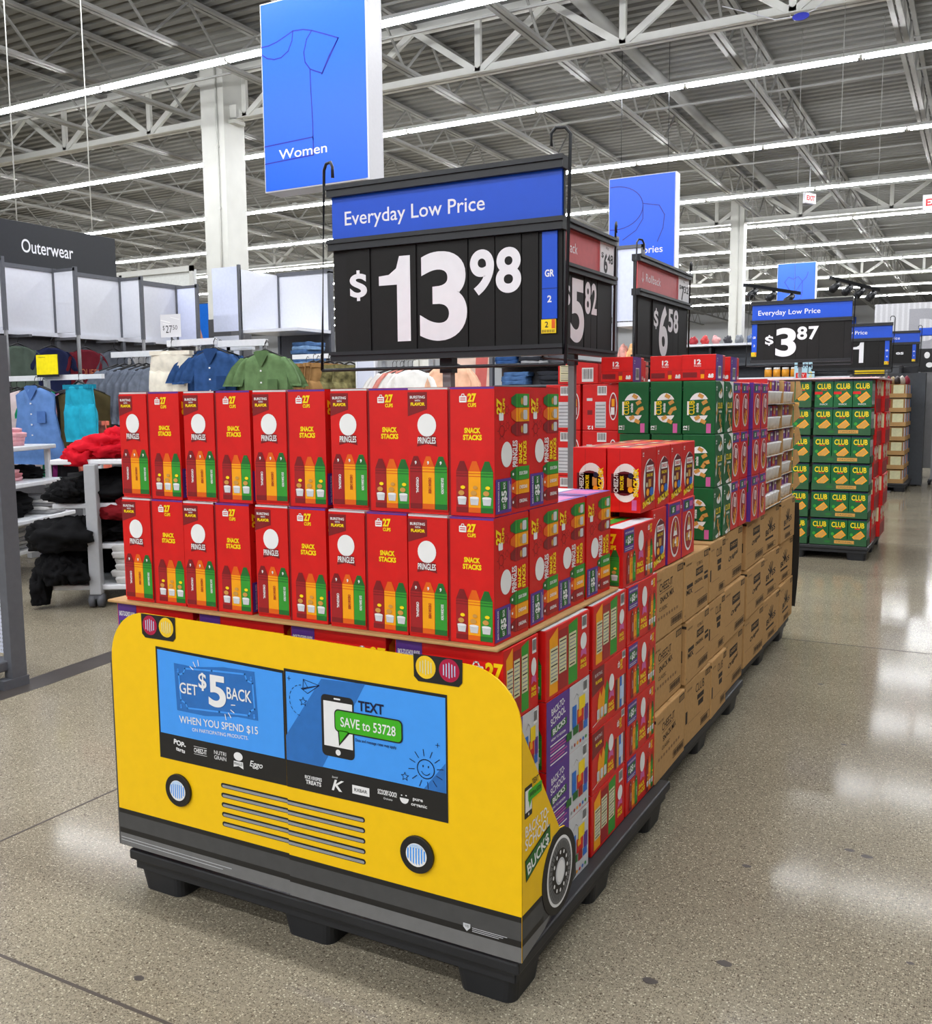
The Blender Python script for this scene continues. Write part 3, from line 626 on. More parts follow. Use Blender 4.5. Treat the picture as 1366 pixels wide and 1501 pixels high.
# lying cartons: (lx along X, ly along Y, lz up) with a printed right face
def lying(kind, lx, ly, lz, front='snack'):
    mb = MB(); mb.bbox(-lx/2, lx/2, -ly/2, ly/2, 0, lz, RED, .0025); F = faces(mb, lx, ly, lz); f, r, t = F['front'], F['right'], F['top']
    # end panel
    if front == 'long':
        five(f, .004, .004, lx*.25, lz-.008); lunch27(f, lx*.84, lz*.62, lz*.2); doodle(f, lx*.66, lz*.62, .012); f.text('PRINGLES', lx*.45, lz*.60, lz*.09, DRED, 2)
    else:
        crayons(f, lx*.56, lz*.04, lx*.13, lz*.60, 2); lunch27(f, lx*.74, lz*.74, lz*.16)
    t.rect(lx*.3, 0, lx*.5, ly, ORA, 1); t.rect(lx*.5, 0, lx*.68, ly, GRN, 1); t.rect(lx*.75, 0, lx*.98, ly, LGRY, 1)
    y = ly; h = lz
    if kind == 'facts':
        r.poly([(y*.07, h*.06), (y*.25, h*.06), (y*.25, h*.98), (y*.07, h*.86)], ORA, 1); r.rect(y*.27, h*.06, y*.47, h*.92, MRED, 1); r.poly([(y*.49, h*.05), (y*.70, h*.05), (y*.70, h*.98), (y*.49, h*.93)], GRN, 1)
        for i, x in enumerate((.085, .275, .50)): nutri(r, y*x, h*(.22, .30, .30)[i], y*.165, h*.50)
        barcode(r, y*.80, h*.76, y*.12, h*.20); r.ell(y*.845, h*.575, y*.075, h*.125, WHT, 2, 22)
        r.poly([(y*.77, h*.34), (y*.785, h*.45), (y*.905, h*.45), (y*.92, h*.34), (y*.845, h*.38)], PINK, 2); r.text('SNACK', y*.845, h*.25, h*.06, YEL, 2, w=y*.14, bold=.05); r.text('STACKS', y*.845, h*.17, h*.06, YEL, 2, w=y*.15, bold=.05)
    elif kind == 'bucks':
        r.rect(0, 0, y*.52, h, PUR, 1); r.rect(y*.52, 0, y, h, LGRY, 1)
        s = r.sub(y*.10, h*.76, 8); s.text('BACK-TO-', y*.16, 0, h*.10, WHT, 2, w=y*.30, bold=.02); s = r.sub(y*.09, h*.62, 8); s.text('SCHOOL', y*.17, 0, h*.10, WHT, 2, w=y*.33, bold=.02)
        r.poly([(y*.10, h*.46), (y*.45, h*.51), (y*.45, h*.61), (y*.10, h*.58)], DGRN, 2); s = r.sub(y*.12, h*.475, 7); s.text('BUCKS', y*.155, 0, h*.085, WHT, 3, w=y*.28, bold=.03)
        r.text('HOW TO REDEEM', y*.26, h*.40, h*.035, WHT, 2, w=y*.32, bold=.02)
        for i in range(7): r.rect(y*.08, h*(.06+.045*i), y*(.40 if i % 2 else .46), h*(.06+.045*i+.018), PINK if i % 3 else WHT, 2)
        r.rrect(y*.44, h*.22, y*.56, h*.34, .003, DGRN, 4)
        barcode(r, y*.84, h*.78, y*.11, h*.19); r.line([(y*.62, h*.78), (y*.68, h*.84), (y*.72, h*.80)], .002, GRY, 3)
        for x, z, w, q, c in ((.58, .34, .10, .34, BLUP), (.70, .36, .16, .22, RED), (.74, .56, .15, .20, YEL), (.88, .34, .09, .24, PUR), (.60, .24, .12, .12, DGRN), (.74, .22, .10, .16, MRED), (.86, .22, .1, .12, BLUP), (.72, .46, .08, .10, ORA), (.79, .62, .06, .06, RED)):
            r.rect(y*x, h*z, y*(x+w), h*(z+q), c, 3 if c in (BLUP, RED, PUR) else 4)
        for i, c in enumerate((GRY, MRED, ORA, RED, BLUP, GRN)): r.ell(y*(.57+.07*i), h*.08, y*.02, h*.028, c, 3, 10)
    elif kind == 'burst':
        r.poly([(0, h*.99), (y*.33, h*.99), (y*.33, h*.66), (0, h*.58)], DRED, 1); r.text('BURSTING', y*.17, h*.86, h*.05, WHT, 2, w=y*.2); r.text('FLAVOR', y*.18, h*.74, h*.055, YEL, 2, w=y*.18, bold=.05)
        for i, c in enumerate((ORA, ORA, GRN)):
            x = .13+.10*i; r.poly([(y*x, h*.12), (y*(x+.09), h*.14), (y*(x+.13), h*(.48+.05*i)), (y*(x+.08), h*(.60+.05*i)), (y*(x+.03), h*(.47+.05*i))], c, 2); r.rrect(y*(x), h*.16, y*(x+.07), h*.32, .003, LGRY, 3)
        r.ell(y*.54, h*.60, y*.075, h*.14, WHT, 3, 22); r.poly([(y*.46, h*.34), (y*.475, h*.46), (y*.60, h*.46), (y*.615, h*.34), (y*.54, h*.38)], PINK, 3)
        r.text('SNACK', y*.535, h*.22, h*.07, YEL, 3, w=y*.16, bold=.05); r.text('STACKS', y*.535, h*.13, h*.07, YEL, 3, w=y*.18, bold=.05)
        lunch27(r, y*.80, h*.76, h*.10); barcode(r, y*.86, h*.86, y*.10, h*.13)
        for i, c in enumerate((MAG, TAN, BLUP, LGRY, DRED)): r.rect(y*(.66+.066*i), h*(.06), y*(.66+.066*(i+1)), h*(.58), c, 2)
        r.rect(y*.80, h*.20, y*.92, h*.42, LTB, 3); r.line([(y*.02, h*.10), (y*.30, h*.16)], .002, WHT, 2)
    elif kind == 'offer':
        five(r, y*.02, h*.60, y*.30, h*.38)
        crayons(r, y*.10, h*.05, y*.095, h*.52, 1); r.ell(y*.55, h*.70, y*.085, h*.18, WHT, 2, 22)
        r.poly([(y*.47, h*.38), (y*.49, h*.52), (y*.61, h*.52), (y*.63, h*.38), (y*.55, h*.42)], PINK, 2)
        r.text('SNACK', y*.53, h*.25, h*.085, YEL, 2, w=y*.20, bold=.05); r.text('STACKS', y*.53, h*.14, h*.085, YEL, 2, w=y*.23, bold=.05)
        crayons(r, y*.69, h*.04, y*.085, h*.62, 2); lunch27(r, y*.84, h*.84, h*.09); doodle(r, y*.75, h*.72, .009); doodle(r, y*.9, h*.66, .007)
    return mb.build('snack_carton')
def lay(kind, lx, ly, lz, front='snack'):
    o = lying(kind, lx, ly, lz, front); tag(o, '', 'carton'); return Proto(o)
LZ = .1715; Z0 = .119; GL = 'lying red snack cartons on the bus pallet'
kA = {k: lay(k, .276, .185, LZ, 'long') for k in ('facts', 'bucks')}
tier = ['bottom', 'second', 'third', 'top']
XF = [.128, .425, .722]
for i, x in enumerate(XF): kA['facts'].put((x, .128, Z0+3*LZ+.001), 'lying red carton behind the bus top edge, %s from the left' % ORD[i], GL)
for t in range(4): kA['bucks' if t in (1, 2) else 'facts'].put((1.022, .128, Z0+t*LZ+t*.0004), 'lying red carton at the right front corner behind the bus, %s tier' % tier[t], GL)
for t in range(3): kA['facts'].put((.128, .128, Z0+t*LZ+t*.0004), 'lying red carton at the front left corner behind the bus, %s tier' % tier[t], GL)
kB = {k: lay(k, .213, .272, LZ) for k in ('facts', 'bucks', 'burst', 'offer')}
colB = ['bucks', 'bucks', 'bucks', 'facts']; colC = ['facts', 'burst', 'burst', 'facts']; colD = ['offer']*4
nmB = {'bucks': 'with its purple offer side out', 'facts': 'with its nutrition side out', 'burst': 'with its banner side out', 'offer': 'with crayons and purple label'}
for t in range(4):
    kB[colB[t]].put((1.066, .376, Z0+t*(LZ+.0004)), 'lying red carton %s, %s tier behind the bus wheel' % (nmB[colB[t]], tier[t]), GL, math.radians(rn.uniform(-.8, .8)))
    kB[colC[t]].put((1.064, .678, Z0+t*(LZ+.0004)), 'lying red carton %s, %s tier, middle column' % (nmB[colC[t]], tier[t]), GL, math.radians(rn.uniform(-.8, .8)))
    kB[colD[t]].put((1.064, .962, Z0+t*(LZ+.0004)), 'lying red carton %s, %s tier, next to the brown cartons' % (nmB[colD[t]], tier[t]), GL, math.radians(rn.uniform(-.6, .6)))
kB['offer'].put((1.060, .934, Z0+4*(LZ+.0004)+.001), 'lying red carton with a white end, on top beside the brown cartons', GL, math.radians(-1))
mb = MB(); mb.bbox(-.055, .055, -.001, .001, 0, LZ, LGRY, .0005) if False else None
# ================================================================ brown shipping cartons along the aisle
def shipping(dy, dz, style):
    mb = MB(); dx = .38
    mb.bbox(-dx, 0, -dy/2, dy/2, 0, dz, KRAFT, .004)
    f = mb.fr((0, -dy/2, 0), (0, 1, 0), Z3); y, h = dy, dz
    q = mb.fr((-dx, -dy/2, 0), (1, 0, 0), Z3); q.rect(dx*.86, h*.90, dx, h*.945, KPR, 1); q.rect(dx*.93, h*.36, dx*.965, h*.55, KPR, 1)
    t = mb.fr((-dx, -dy/2, dz), (1, 0, 0), (0, 1, 0)); t.rect(dx*.3, 0, dx, y*.5, KRAFT, 1); t.line([(0, y*.5), (dx, y*.5)], .004, KRAFTD, 2)
    f.text('KEEP DRY', y*.16, h*.86, h*.03, KPR, 1, w=y*.2); f.rect(y*.78, h*.86, y*.97, h*.96, KPR, 1)
    for i in range(4): f.rect(y*(.80+.04*i), h*.875, y*(.82+.04*i), h*.945, KRAFT, 2)
    def code(x0, z0, x1, z1, n=12):
        f.line([(x0, z0), (x1, z0), (x1, z1), (x0, z1), (x0, z0)], .0022, KPR, 1)
        for i in range(n): f.rect(x0+(x1-x0)*(.06+.075*i), z0+(z1-z0)*.15, x0+(x1-x0)*(.06+.075*i+(.045 if i % 3 else .03)), z1-(z1-z0)*.15, KPR, 2)
    if style == 'mix':
        s = f.sub(y*.20, h*.70, 2); s.text('CHEEZ-IT', y*.21, 0, h*.115, KPR, 1, w=y*.42, bold=.01); s.line([(0, -.006), (y*.40, -.006)], .0016, KPR, 1)
        s = f.sub(y*.22, h*.53, 4); s.text('SNACK MIX', y*.23, 0, h*.085, KPR, 1, w=y*.44, bold=.02); f.text('CLASSIC', y*.33, h*.42, h*.055, KPR, 1, w=y*.26)
        for i in range(9): f.rect(y*(.08+.085*i), h*.30, y*(.08+.085*i+.05), h*.345, KPRL, 1)
        code(y*.58, h*.10, y*.96, h*.21)
    elif style == 'orig':
        f.rect(y*.44, h*.62, y*.74, h*.74, KPR, 1); f.text('CHEEZ-IT', y*.59, h*.655, h*.055, KRAFT, 2, w=y*.26, bold=.02); f.text('12 TRAYS', y*.59, h*.78, h*.055, KPR, 1, w=y*.24)
        f.text('ORIGINAL', y*.56, h*.50, h*.06, KPR, 1, w=y*.34, bold=.02); f.text('MIX', y*.19, h*.40, h*.085, KPR, 1, w=y*.24, bold=.03); f.rect(y*.08, h*.50, y*.32, h*.56, KPR, 1)
        f.rect(y*.80, h*.48, y*.96, h*.54, KPR, 1); f.rect(y*.80, h*.57, y*.96, h*.61, KPR, 1); f.rect(y*.40, h*.355, y*.78, h*.375, KPRL, 1)
        code(y*.52, h*.10, y*.95, h*.21); s = f.sub(y*.045, h*.05, 90); s.text('3', .01, 0, h*.05, KPR, 1)
    elif style == 'club':
        f.text('CLUB', y*.56, h*.72, h*.14, KPR, 1, w=y*.34); f.rect(y*.46, h*.58, y*.72, h*.66, KPR, 1); f.rect(y*.50, h*.46, y*.70, h*.55, KPR, 1); f.line([(y*.1, h*.33), (y*.6, h*.33)], .002, KPRL, 1)
        code(y*.60, h*.09, y*.97, h*.21, 10); f.rect(y*.02, h*.35, y*.09, h*.55, KPR, 1)
    elif style == 'logo':
        f.rect(y*.36, h*.62, y*.74, h*.78, KPR, 1); f.text('CHEEZ-IT', y*.55, h*.68, h*.06, KRAFT, 2, w=y*.32, bold=.02); s = f.sub(y*.30, h*.42, 6); s.text('Original', y*.24, 0, h*.09, KPR, 1, w=y*.46, bold=.03)
        f.line([(y*.06, h*.32), (y*.5, h*.32)], .002, KPRL, 1); code(y*.50, h*.09, y*.97, h*.23)
    else:
        for a in range(60, 150, 22): f.line([(y*.5, h*.50), (y*.5+y*.2*math.cos(math.radians(a)), h*.5+h*.26*math.sin(math.radians(a)))], .010, KPR, 1)
        s = f.sub(y*.20, h*.38, 4); s.text('BITES', y*.29, 0, h*.13, KPR, 1, w=y*.56, bold=.03); f.rect(y*.2, h*.29, y*.66, h*.34, KPR, 1); code(y*.30, h*.07, y*.80, h*.18, 10)
    return mb.build('shipping_carton')
cols = [((1.085, 1.440), 1.172, ('mix', 'mix', 'mix')), ((1.452, 1.792), 1.176, ('club', 'orig', 'orig')), ((1.802, 2.062), 1.166, ('club', 'club', 'club')),
        ((2.072, 2.470), 1.152, ('logo', 'logo', 'logo')), ((2.560, 2.985), 1.138, ('logo', 'logo', 'logo')), ((3.005, 3.415), 1.128, ('bites', 'bites', 'bites')), ((3.440, 3.860), 1.122, ('bites', 'bites', 'bites'))]
CH = .2280; what = {'mix': 'printed with a snack mix name', 'orig': 'printed with a small logo block', 'club': 'printed with a club name', 'logo': 'printed with an original logo', 'bites': 'printed with a leaf emblem'}
for ci, ((ya, yb), xf, st) in enumerate(cols):
    pr = {}
    for t in range(3):
        if st[t] not in pr: pr[st[t]] = Proto(tag(shipping(yb-ya-.006, CH-.004, st[t]), '', 'carton'))
        pr[st[t]].put((xf-.003*t+rn.uniform(-.009, .006), (ya+yb)/2-.018*(t-1)*(1 if ci in (1, ) else .3), Z0+CH*t), 'brown carton %s, %s tier, %s brown column from the bus' % (what[st[t]], ('bottom', 'middle', 'top')[t], ORD[ci]), 'brown shipping cartons along the aisle', math.radians(rn.uniform(-1, 1)))
# black curved end board at the far corner of the brown cartons
mb = MB(); P = [(1.135+.012*math.sin(i*.45), 3.872+.004*i, .16+.085*i) for i in range(8)]
mb.raw([(x, y, z) for x, y, z in P]+[(x-.16, y+.02, z) for x, y, z in P]+[(x, y+.006, z) for x, y, z in P]+[(x-.16, y+.026, z) for x, y, z in P],
       [(i, i+8, i+9, i+1) for i in range(7)]+[(i+16, i+17, i+25, i+24) for i in range(7)]+[(i, i+1, i+17, i+16) for i in range(7)]+[(0, 16, 24, 8), (7, 15, 31, 23)], BUSB)
tag(mb.build('end_board'), 'curved black printed board on the far corner of the brown cartons', 'board')
ZT = Z0+3*CH
sp = Proto(tag(shipping(.30, CH-.004, 'logo'), '', 'carton'))
for t in range(3): sp.put((.665, 2.28, Z0+CH*t), 'brown carton inside the pallet under the backward red cartons, %s tier' % ('bottom', 'middle', 'top')[t], 'brown cartons inside the pallet')
# ---------------------------------------------------------------- cracker cartons on top of the brown ones
def mixbox():
    a, d, h = .108, .147, .196
    mb = MB(); mb.bbox(-a/2, a/2, -d/2, d/2, 0, h, RED, .0025); F = faces(mb, a, d, h); f, r, t = F['front'], F['right'], F['top']
    f.line([(a*.38, h*.04), (a*.38, h*.97)], .0008, DRED, 1)
    f.ell(a*.55, h*.46, a*.40, h*.30, WHT, 1, 26); f.rect(a*.13, h*.30, a*.80, h*.60, MAG, 2); f.ell(a*.52, h*.45, a*.36, h*.19, MAG, 2, 20)
    s = f.sub(a*.34, h*.46, 90); s.text('CHEEZ-IT', 0, 0, a*.13, WHT, 3, w=h*.30, bold=.02); s = f.sub(a*.50, h*.46, 90); s.text('SNACK MIX', 0, 0, a*.11, YEL, 3, w=h*.22, bold=.03)
    f.rect(a*.60, h*.40, a*.74, h*.54, TAN, 3); f.ell(a*.70, h*.36, a*.08, h*.05, ORA, 3, 10); f.ell(a*.70, h*.57, a*.07, h*.05, NAVY, 3, 10)
    s = f.sub(a*.93, h*.47, 90); s.text('SNACK MIX', 0, 0, a*.15, YEL, 4, w=h*.44, bold=.05)
    f.rect(a*.74, h*.04, a*.88, h*.20, PINK, 1)
    r.ell(d*.54, h*.46, d*.40, h*.36, WHT, 1, 26); r.poly([(d*.24, h*.16), (d*.80, h*.12), (d*.84, h*.74), (d*.56, h*.82), (d*.28, h*.72)], MAG, 2)
    r.rect(d*.32, h*.62, d*.78, h*.72, WHT, 3); r.text('CHEEZ-IT', d*.55, h*.645, h*.05, RED, 4, w=d*.40, bold=.02); r.text('SNACK MIX', d*.55, h*.54, h*.05, YEL, 3, w=d*.40, bold=.03)
    r.rect(d*.46, h*.38, d*.64, h*.50, TAN, 3); r.ell(d*.68, h*.30, d*.13, h*.07, BLUP, 3, 10); r.ell(d*.42, h*.30, d*.10, h*.06, ORA, 3, 10); r.ell(d*.36, h*.42, d*.06, h*.04, CRM, 3, 8)
    s = r.sub(d*.10, h*.06, 10); s.text('SNACK MIX', d*.40, 0, h*.10, YEL, 5, w=d*.80, bold=.05)
    s = r.sub(d*.15, h*.90, 90); s.text('12', 0, 0, h*.06, WHT, 3, bold=.03)
    t.rect(a*.1, d*.15, a*.55, d*.85, DRED, 1); t.rect(a*.6, d*.2, a*.85, d*.7, TAN, 1); t.rect(a*.2, d*.3, a*.4, d*.6, CRM, 2)
    return mb.build('cracker_carton')
def clubbox():
    a, d, h = .123, .146, .2015
    mb = MB(); mb.bbox(-a/2, a/2, -d/2, d/2, 0, h, CLB, .0025); F = faces(mb, a, d, h); f, r = F['front'], F['right']
    f.ell(a*.50, h*.50, a*.33, h*.28, WHT, 1, 28); f.poly([(a*.14, h*.34), (a*.86, h*.36), (a*.86, h*.66), (a*.14, h*.64)], CLB, 2); f.rect(a*.14, h*.36, a*.20, h*.62, WHT, 3)
    for x, y, g in ((.56, .72, -30), (.68, .60, 30), (.76, .48, 20), (.66, .42, 60), (.46, .31, 30), (.64, .24, -25)):
        s = f.sub(a*x, h*y, g); s.rect(-a*.085, -h*.035, a*.085, h*.035, TAN, 4)
    s = f.sub(a*.37, h*.50, 90); s.text('CLUB', 0, 0, a*.18, YEL, 5, w=h*.26, bold=.012); s = f.sub(a*.50, h*.50, 90); s.text('minis', 0, 0, a*.09, WHT, 5, w=h*.17, bold=.03)
    s = f.sub(a*.15, h*.12, 90); s.text('12', 0, 0, a*.12, WHT, 3, w=h*.08, bold=.04); s = f.sub(a*.22, h*.12, 90); s.text('PACKS', 0, 0, a*.04, WHT, 3, w=h*.09)
    f.rect(a*.74, h*.02, a*.88, h*.20, PINK, 1)
    r.poly([(d*.50, h*.99), (d*.99, h*.99), (d*.99, h*.50), (d*.93, h*.75), (d*.78, h*.92)], WHT, 1); r.text('CLUB', d*.55, h*.48, h*.11, YEL, 3, w=d*.56, bold=.015); r.text('minis', d*.58, h*.40, h*.05, WHT, 3, w=d*.36, bold=.03)
    r.ell(d*.60, h*.74, d*.24, h*.07, WHT, 2, 14); r.poly([(d*.12, h*.20), (d*.20, h*.25), (d*.20, h*.62), (d*.12, h*.55)], WHT, 2); r.poly([(d*.30, h*.06), (d*.80, h*.12), (d*.9, h*.03), (d*.4, h*.01)], WHT, 2)
    for x, y, g in ((.60, .80, 40), (.50, .30, 70), (.62, .22, 50), (.20, .42, 45), (.68, .10, 80)):
        s = r.sub(d*x, h*y, g); s.rect(-d*.10, -h*.035, d*.10, h*.035, TAN, 4)
    s = r.sub(d*.18, h*.86, 90); s.text('12', 0, 0, d*.12, WHT, 3, w=h*.08, bold=.04)
    return mb.build('cracker_carton')
def cheezbox(purple, kind=0):
    a, d, h = .130, .158, .2015
    mb = MB(); mb.bbox(-a/2, a/2, -d/2, d/2, 0, h, RED, .0025); F = faces(mb, a, d, h); f, r, t = F['front'], F['right'], F['top']
    if purple: f.rect(0, 0, a, h, PUR, 1); f.rect(a*.3, h*.65, a*.9, h*.9, DGRN, 2)
    else: f.text('12', a*.5, h*.8, .016, WHT, 1)
    r.rect(d*.05, h*.78, d*.85, h*.98, PUR, 1); r.rect(d*.16, h*.82, d*.50, h*.95, DGRN, 2); r.text('$5', d*.33, h*.84, h*.08, WHT, 3, bold=.04); r.rect(d*.56, h*.84, d*.8, h*.93, PINK, 2)
    r.text('12', d*.92, h*.86, h*.05, WHT, 3, w=d*.10, bold=.03)
    r.ell(d*.50, h*.42, d*.34, h*.34, WHT, 1, 26); r.ell(d*.51, h*.43, d*.29, h*.31, MRED, 2, 24)
    if kind == 0:
        s = r.sub(d*.52, h*.56, 80); s.rect(-h*.10, -d*.13, h*.10, d*.13, WHT, 3); s.text('CHEEZ-IT', 0, -d*.06, d*.12, RED, 4, w=h*.18, bold=.02)
        for x, y in ((.42, .30), (.56, .24), (.50, .18), (.60, .36), (.40, .22)): s = r.sub(d*x, h*y, 20*x*9); s.rect(-d*.08, -h*.045, d*.08, h*.045, ORA if x > .45 else TAN, 4)
    else:
        r.poly([(d*.5, h*.72), (d*.36, h*.44), (d*.64, h*.44)], WHT, 3); r.rect(d*.44, h*.52, d*.56, h*.66, TAN, 4); r.rect(d*.30, h*.26, d*.46, h*.40, TAN, 4); r.rect(d*.55, h*.24, d*.72, h*.40, ORA, 4); r.text('4', d*.5, h*.26, h*.16, WHT, 5, bold=.02)
    t.rect(a*.15, d*.15, a*.85, d*.85, DRED, 1)
    return mb.build('cracker_carton')
mix = Proto(tag(mixbox(), '', 'carton')); GM = 'red snack mix cartons'
for j, y in enumerate((1.072, 1.222, 1.372, 1.520)):
    for i, x in enumerate((1.094, .983)):
        mix.put((x, y, ZT+.198), 'red snack mix carton, upper layer before the green boxes, %s from the bus, %s' % (ORD[j], ('aisle side', 'inner side')[i]), GM, math.radians(rn.uniform(-.8, .8)))
mix.put((1.098, 1.176, ZT+.001), 'red snack mix carton on the lower layer behind the white-ended carton', GM)
ch4 = Proto(tag(cheezbox(True, 1), '', 'carton')); chz = Proto(tag(cheezbox(False), '', 'carton')); chp = Proto(tag(cheezbox(True), '', 'carton')); GZ = 'red cracker cartons with purple offer labels'
for j, y in enumerate((1.342, 1.506)):
    ch4.put((1.090, y, ZT), 'red cracker carton with a figure four, %s of two under the snack mix' % ORD[j], GZ)
for j, y in enumerate((1.176, 1.342, 1.506)): mix.put((.965, y, ZT+.001), 'red snack mix carton in the inner lower layer, %s from the bus' % ORD[j], GM)
clb = Proto(tag(clubbox(), '', 'carton')); GC = 'green mini cracker cartons'
tn = ['bottom', 'middle', 'top']
for k in range(3):
    for j, y in enumerate((1.945, 2.093)):
        for i, x in enumerate((1.089, .962, .834)):
            if j == 1 and i > 0: continue
            clb.put((x+.003*rn.uniform(-1, 1)-.004*(k == 2), y+.003*rn.uniform(-1, 1), ZT+.203*k), 'green mini cracker carton, %s layer, %s' % (tn[k], ('front row, %s from the aisle' % ORD[i]) if j == 0 else 'second along the aisle side'), GC, math.radians(rn.uniform(-1.5, 1.5)))
for k in range(3):
    for j, y in enumerate((2.252, 2.412)):
        chz.put((1.078, y, ZT+.203*k), 'red cracker carton beside the green boxes, %s layer, %s along the aisle' % (tn[k], ORD[j]), GZ, math.radians(rn.uniform(-1.2, 1.2)))
    for j, y in enumerate((2.586, 2.752)):
        chp.put((1.092, y, ZT+.001+.203*k), 'red cracker carton in the purple-ended row, %s layer, %s along' % (tn[k], ORD[j]), GZ, math.radians(rn.uniform(-1, 1)))
def twelve(side):
    a, d, h = .131, .150, .098
    mb = MB(); mb.bbox(-a/2, a/2, -d/2, d/2, 0, h, RED, .0025); F = faces(mb, a, d, h); f, r = F['front'], F['right']
    f.text('12', a*.47, h*.62, h*.19, WHT, 1, w=a*.20, bold=.04); f.text('PACKS', a*.47, h*.53, h*.06, WHT, 1, w=a*.20); f.line([(0, h*.42), (a, h*.42)], .0006, DRED, 1); f.rect(a*.04, h*.12, a*.46, h*.32, DRED, 1)
    f.rect(a*.55, h*.24, a*.68, h*.40, MRED, 1); f.rect(a*.57, h*.08, a*.67, h*.24, ORA, 2); f.text('&8', a*.86, h*.10, h*.16, WHT, 1, w=a*.16, bold=.05)
    r.rect(0, 0, d*.72, h, PUR, 1); s = r.sub(d*.18, h*.80, 90); s.text('12', 0, 0, h*.12, WHT, 2); barcode(r, d*.24, h*.08, d*.30, h*.48); r.text('&8', d*.84, h*.10, h*.14, WHT, 2, w=d*.14, bold=.05)
    return mb.build('cracker_carton')
tw = Proto(tag(twelve(0), '', 'carton')); GT = 'red twelve pack cartons lying on the top layer'
for n_, (x, y) in enumerate(((.748, 1.975), (.946, 1.995), (1.078, 1.962))): tw.put((x, y, ZT+.609), 'red twelve-pack carton lying on the green boxes, %s from the pole' % ORD[n_], GT, math.radians((1, -2, .5)[n_]))
tw.put((1.070, 2.235, ZT+.609), 'red twelve-pack carton lying on the row behind the front three', GT)
def backbox():
    a, d, h = .165, .150, .2015
    mb = MB(); mb.bbox(-a/2, a/2, -d/2, d/2, 0, h, RED, .0025); f = faces(mb, a, d, h)['front']
    f.rect(a*.36, h*.06, a*.66, h*.62, LGRY, 1); [f.rect(a*.38, h*(.08+.075*q_), a*.64, h*(.105+.075*q_), GRY, 2) for q_ in range(7)]; barcode(f, a*.42, h*.76, a*.26, h*.20); s = f.sub(a*.22, h*.10, 180); s.text('12', 0, 0, h*.08, WHT, 1, w=a*.16, bold=.04)
    f.ell(a*.86, h*.52, a*.11, h*.30, WHT, 1, 20); f.ell(a*.86, h*.52, a*.09, h*.27, MRED, 2, 20); f.rect(a*.80, h*.34, a*.90, h*.50, WHT, 3); f.rect(a*.82, h*.52, a*.90, h*.68, ORA, 3); f.rect(a*.12, h*.64, a*.28, h*.70, LGRY, 1); f.rect(a*.14, h*.34, a*.28, h*.44, DRED, 1)
    return mb.build('cracker_carton')
bb = Proto(tag(backbox(), '', 'carton'))
for k in (0, 1, 2):
    for i, x in enumerate((.385, .560)): bb.put((x, 2.30, ZT+.203*k), 'red carton with its back showing, behind the sign pole, %s layer, %s' % (tn[k], ('left', 'right')[i]), 'red cartons turned backwards')
def backflat():
    a, d, h = .19, .150, .098
    mb = MB(); mb.bbox(-a/2, a/2, -d/2, d/2, 0, h, RED, .0025); f = faces(mb, a, d, h)['front']; nutri(f, a*.05, h*.12, a*.40, h*.74); barcode(f, a*.60, h*.10, a*.28, h*.62)
    return mb.build('cracker_carton')
bf = Proto(tag(backflat(), '', 'carton'))
bf.put((.455, 2.30, ZT+.609), 'red carton lying flat with its nutrition panel out, behind the sign pole', 'red cartons lying flat at the back'); tw.put((.655, 2.285, ZT+.609), 'red twelve-pack carton lying behind the sign pole', GT)
# ---------------------------------------------------------------- trays of white cups with printed sleeves
CUPW = mat('cup_white', (248, 248, 250), .35, .02); SLV = mat('sleeve_red', (196, 40, 44), .45); SLP = mat('sleeve_purple', (124, 70, 150), .45)
def cuptray(flip, flap=False):
    r = empty('cup_tray', '', 'tray'); ly = .44; h = .126
    mb = MB(); x0 = -.36
    mb.box(x0, 0, -ly/2, ly/2, 0, .004, KRAFT); mb.box(x0, x0+.004, -ly/2, ly/2, 0, h-.002, KRAFT); mb.box(x0, -.005, -ly/2, -ly/2+.004, 0, h-.002, SLP if flip else SLV); mb.box(x0, -.005, ly/2-.004, ly/2, 0, h-.002, KRAFT); mb.box(-.003, 0, -ly/2, ly/2, 0, .006, WHT)
    if flap: mb.raw([(0, ly/2, .02), (.035, ly/2+.012, .06), (.02, ly/2+.012, h), (0, ly/2, h), (0, ly/2+.004, .02), (.035, ly/2+.016, .06), (.02, ly/2+.016, h), (0, ly/2+.004, h)], [(0, 1, 2, 3), (7, 6, 5, 4), (0, 4, 5, 1), (1, 5, 6, 2)], KRAFT)
    mb.build('tray', r)
    for i in range(5):
        y = -ly/2+.05+.085*i; mb = MB()
        mb.tube([(-.037, y, .006), (-.037, y, .056), (-.037, y, .060), (-.037, y, .066)], [.025, .031, .034, .034], CUPW, 16); mb.build('cup', r)
    for i in range(3):
        y = -ly/2+.075+.145*i; mb = MB(); w = .128
        mb.bbox(-.15, -.026, y-w/2, y+w/2, .068, h-.004, SLV if (i+flip) % 2 else SLP, .003); f = mb.fr((-.026, y-w/2, .068), (0, 1, 0), Z3)
        f.rect(w*.55, .002, w*.98, .050, SLP, 1); f.ell(w*.30, .028, w*.16, .018, YEL if not flip else CRM, 1, 12); f.ell(w*.36, .020, w*.10, .012, ORA, 2, 10); f.rect(w*.60, .030, w*.94, .042, WHT, 2)
        if (i+flip) % 3 == 2: f.rect(w*.03, .004, w*.22, .05, MAG, 3); f.rect(w*.24, .004, w*.36, .05, WHT, 3)
        mb.build('sleeve', r)
    return r
ct = [Proto(cuptray(0)), Proto(cuptray(1)), Proto(cuptray(0, True)), Proto(cuptray(1, True))]
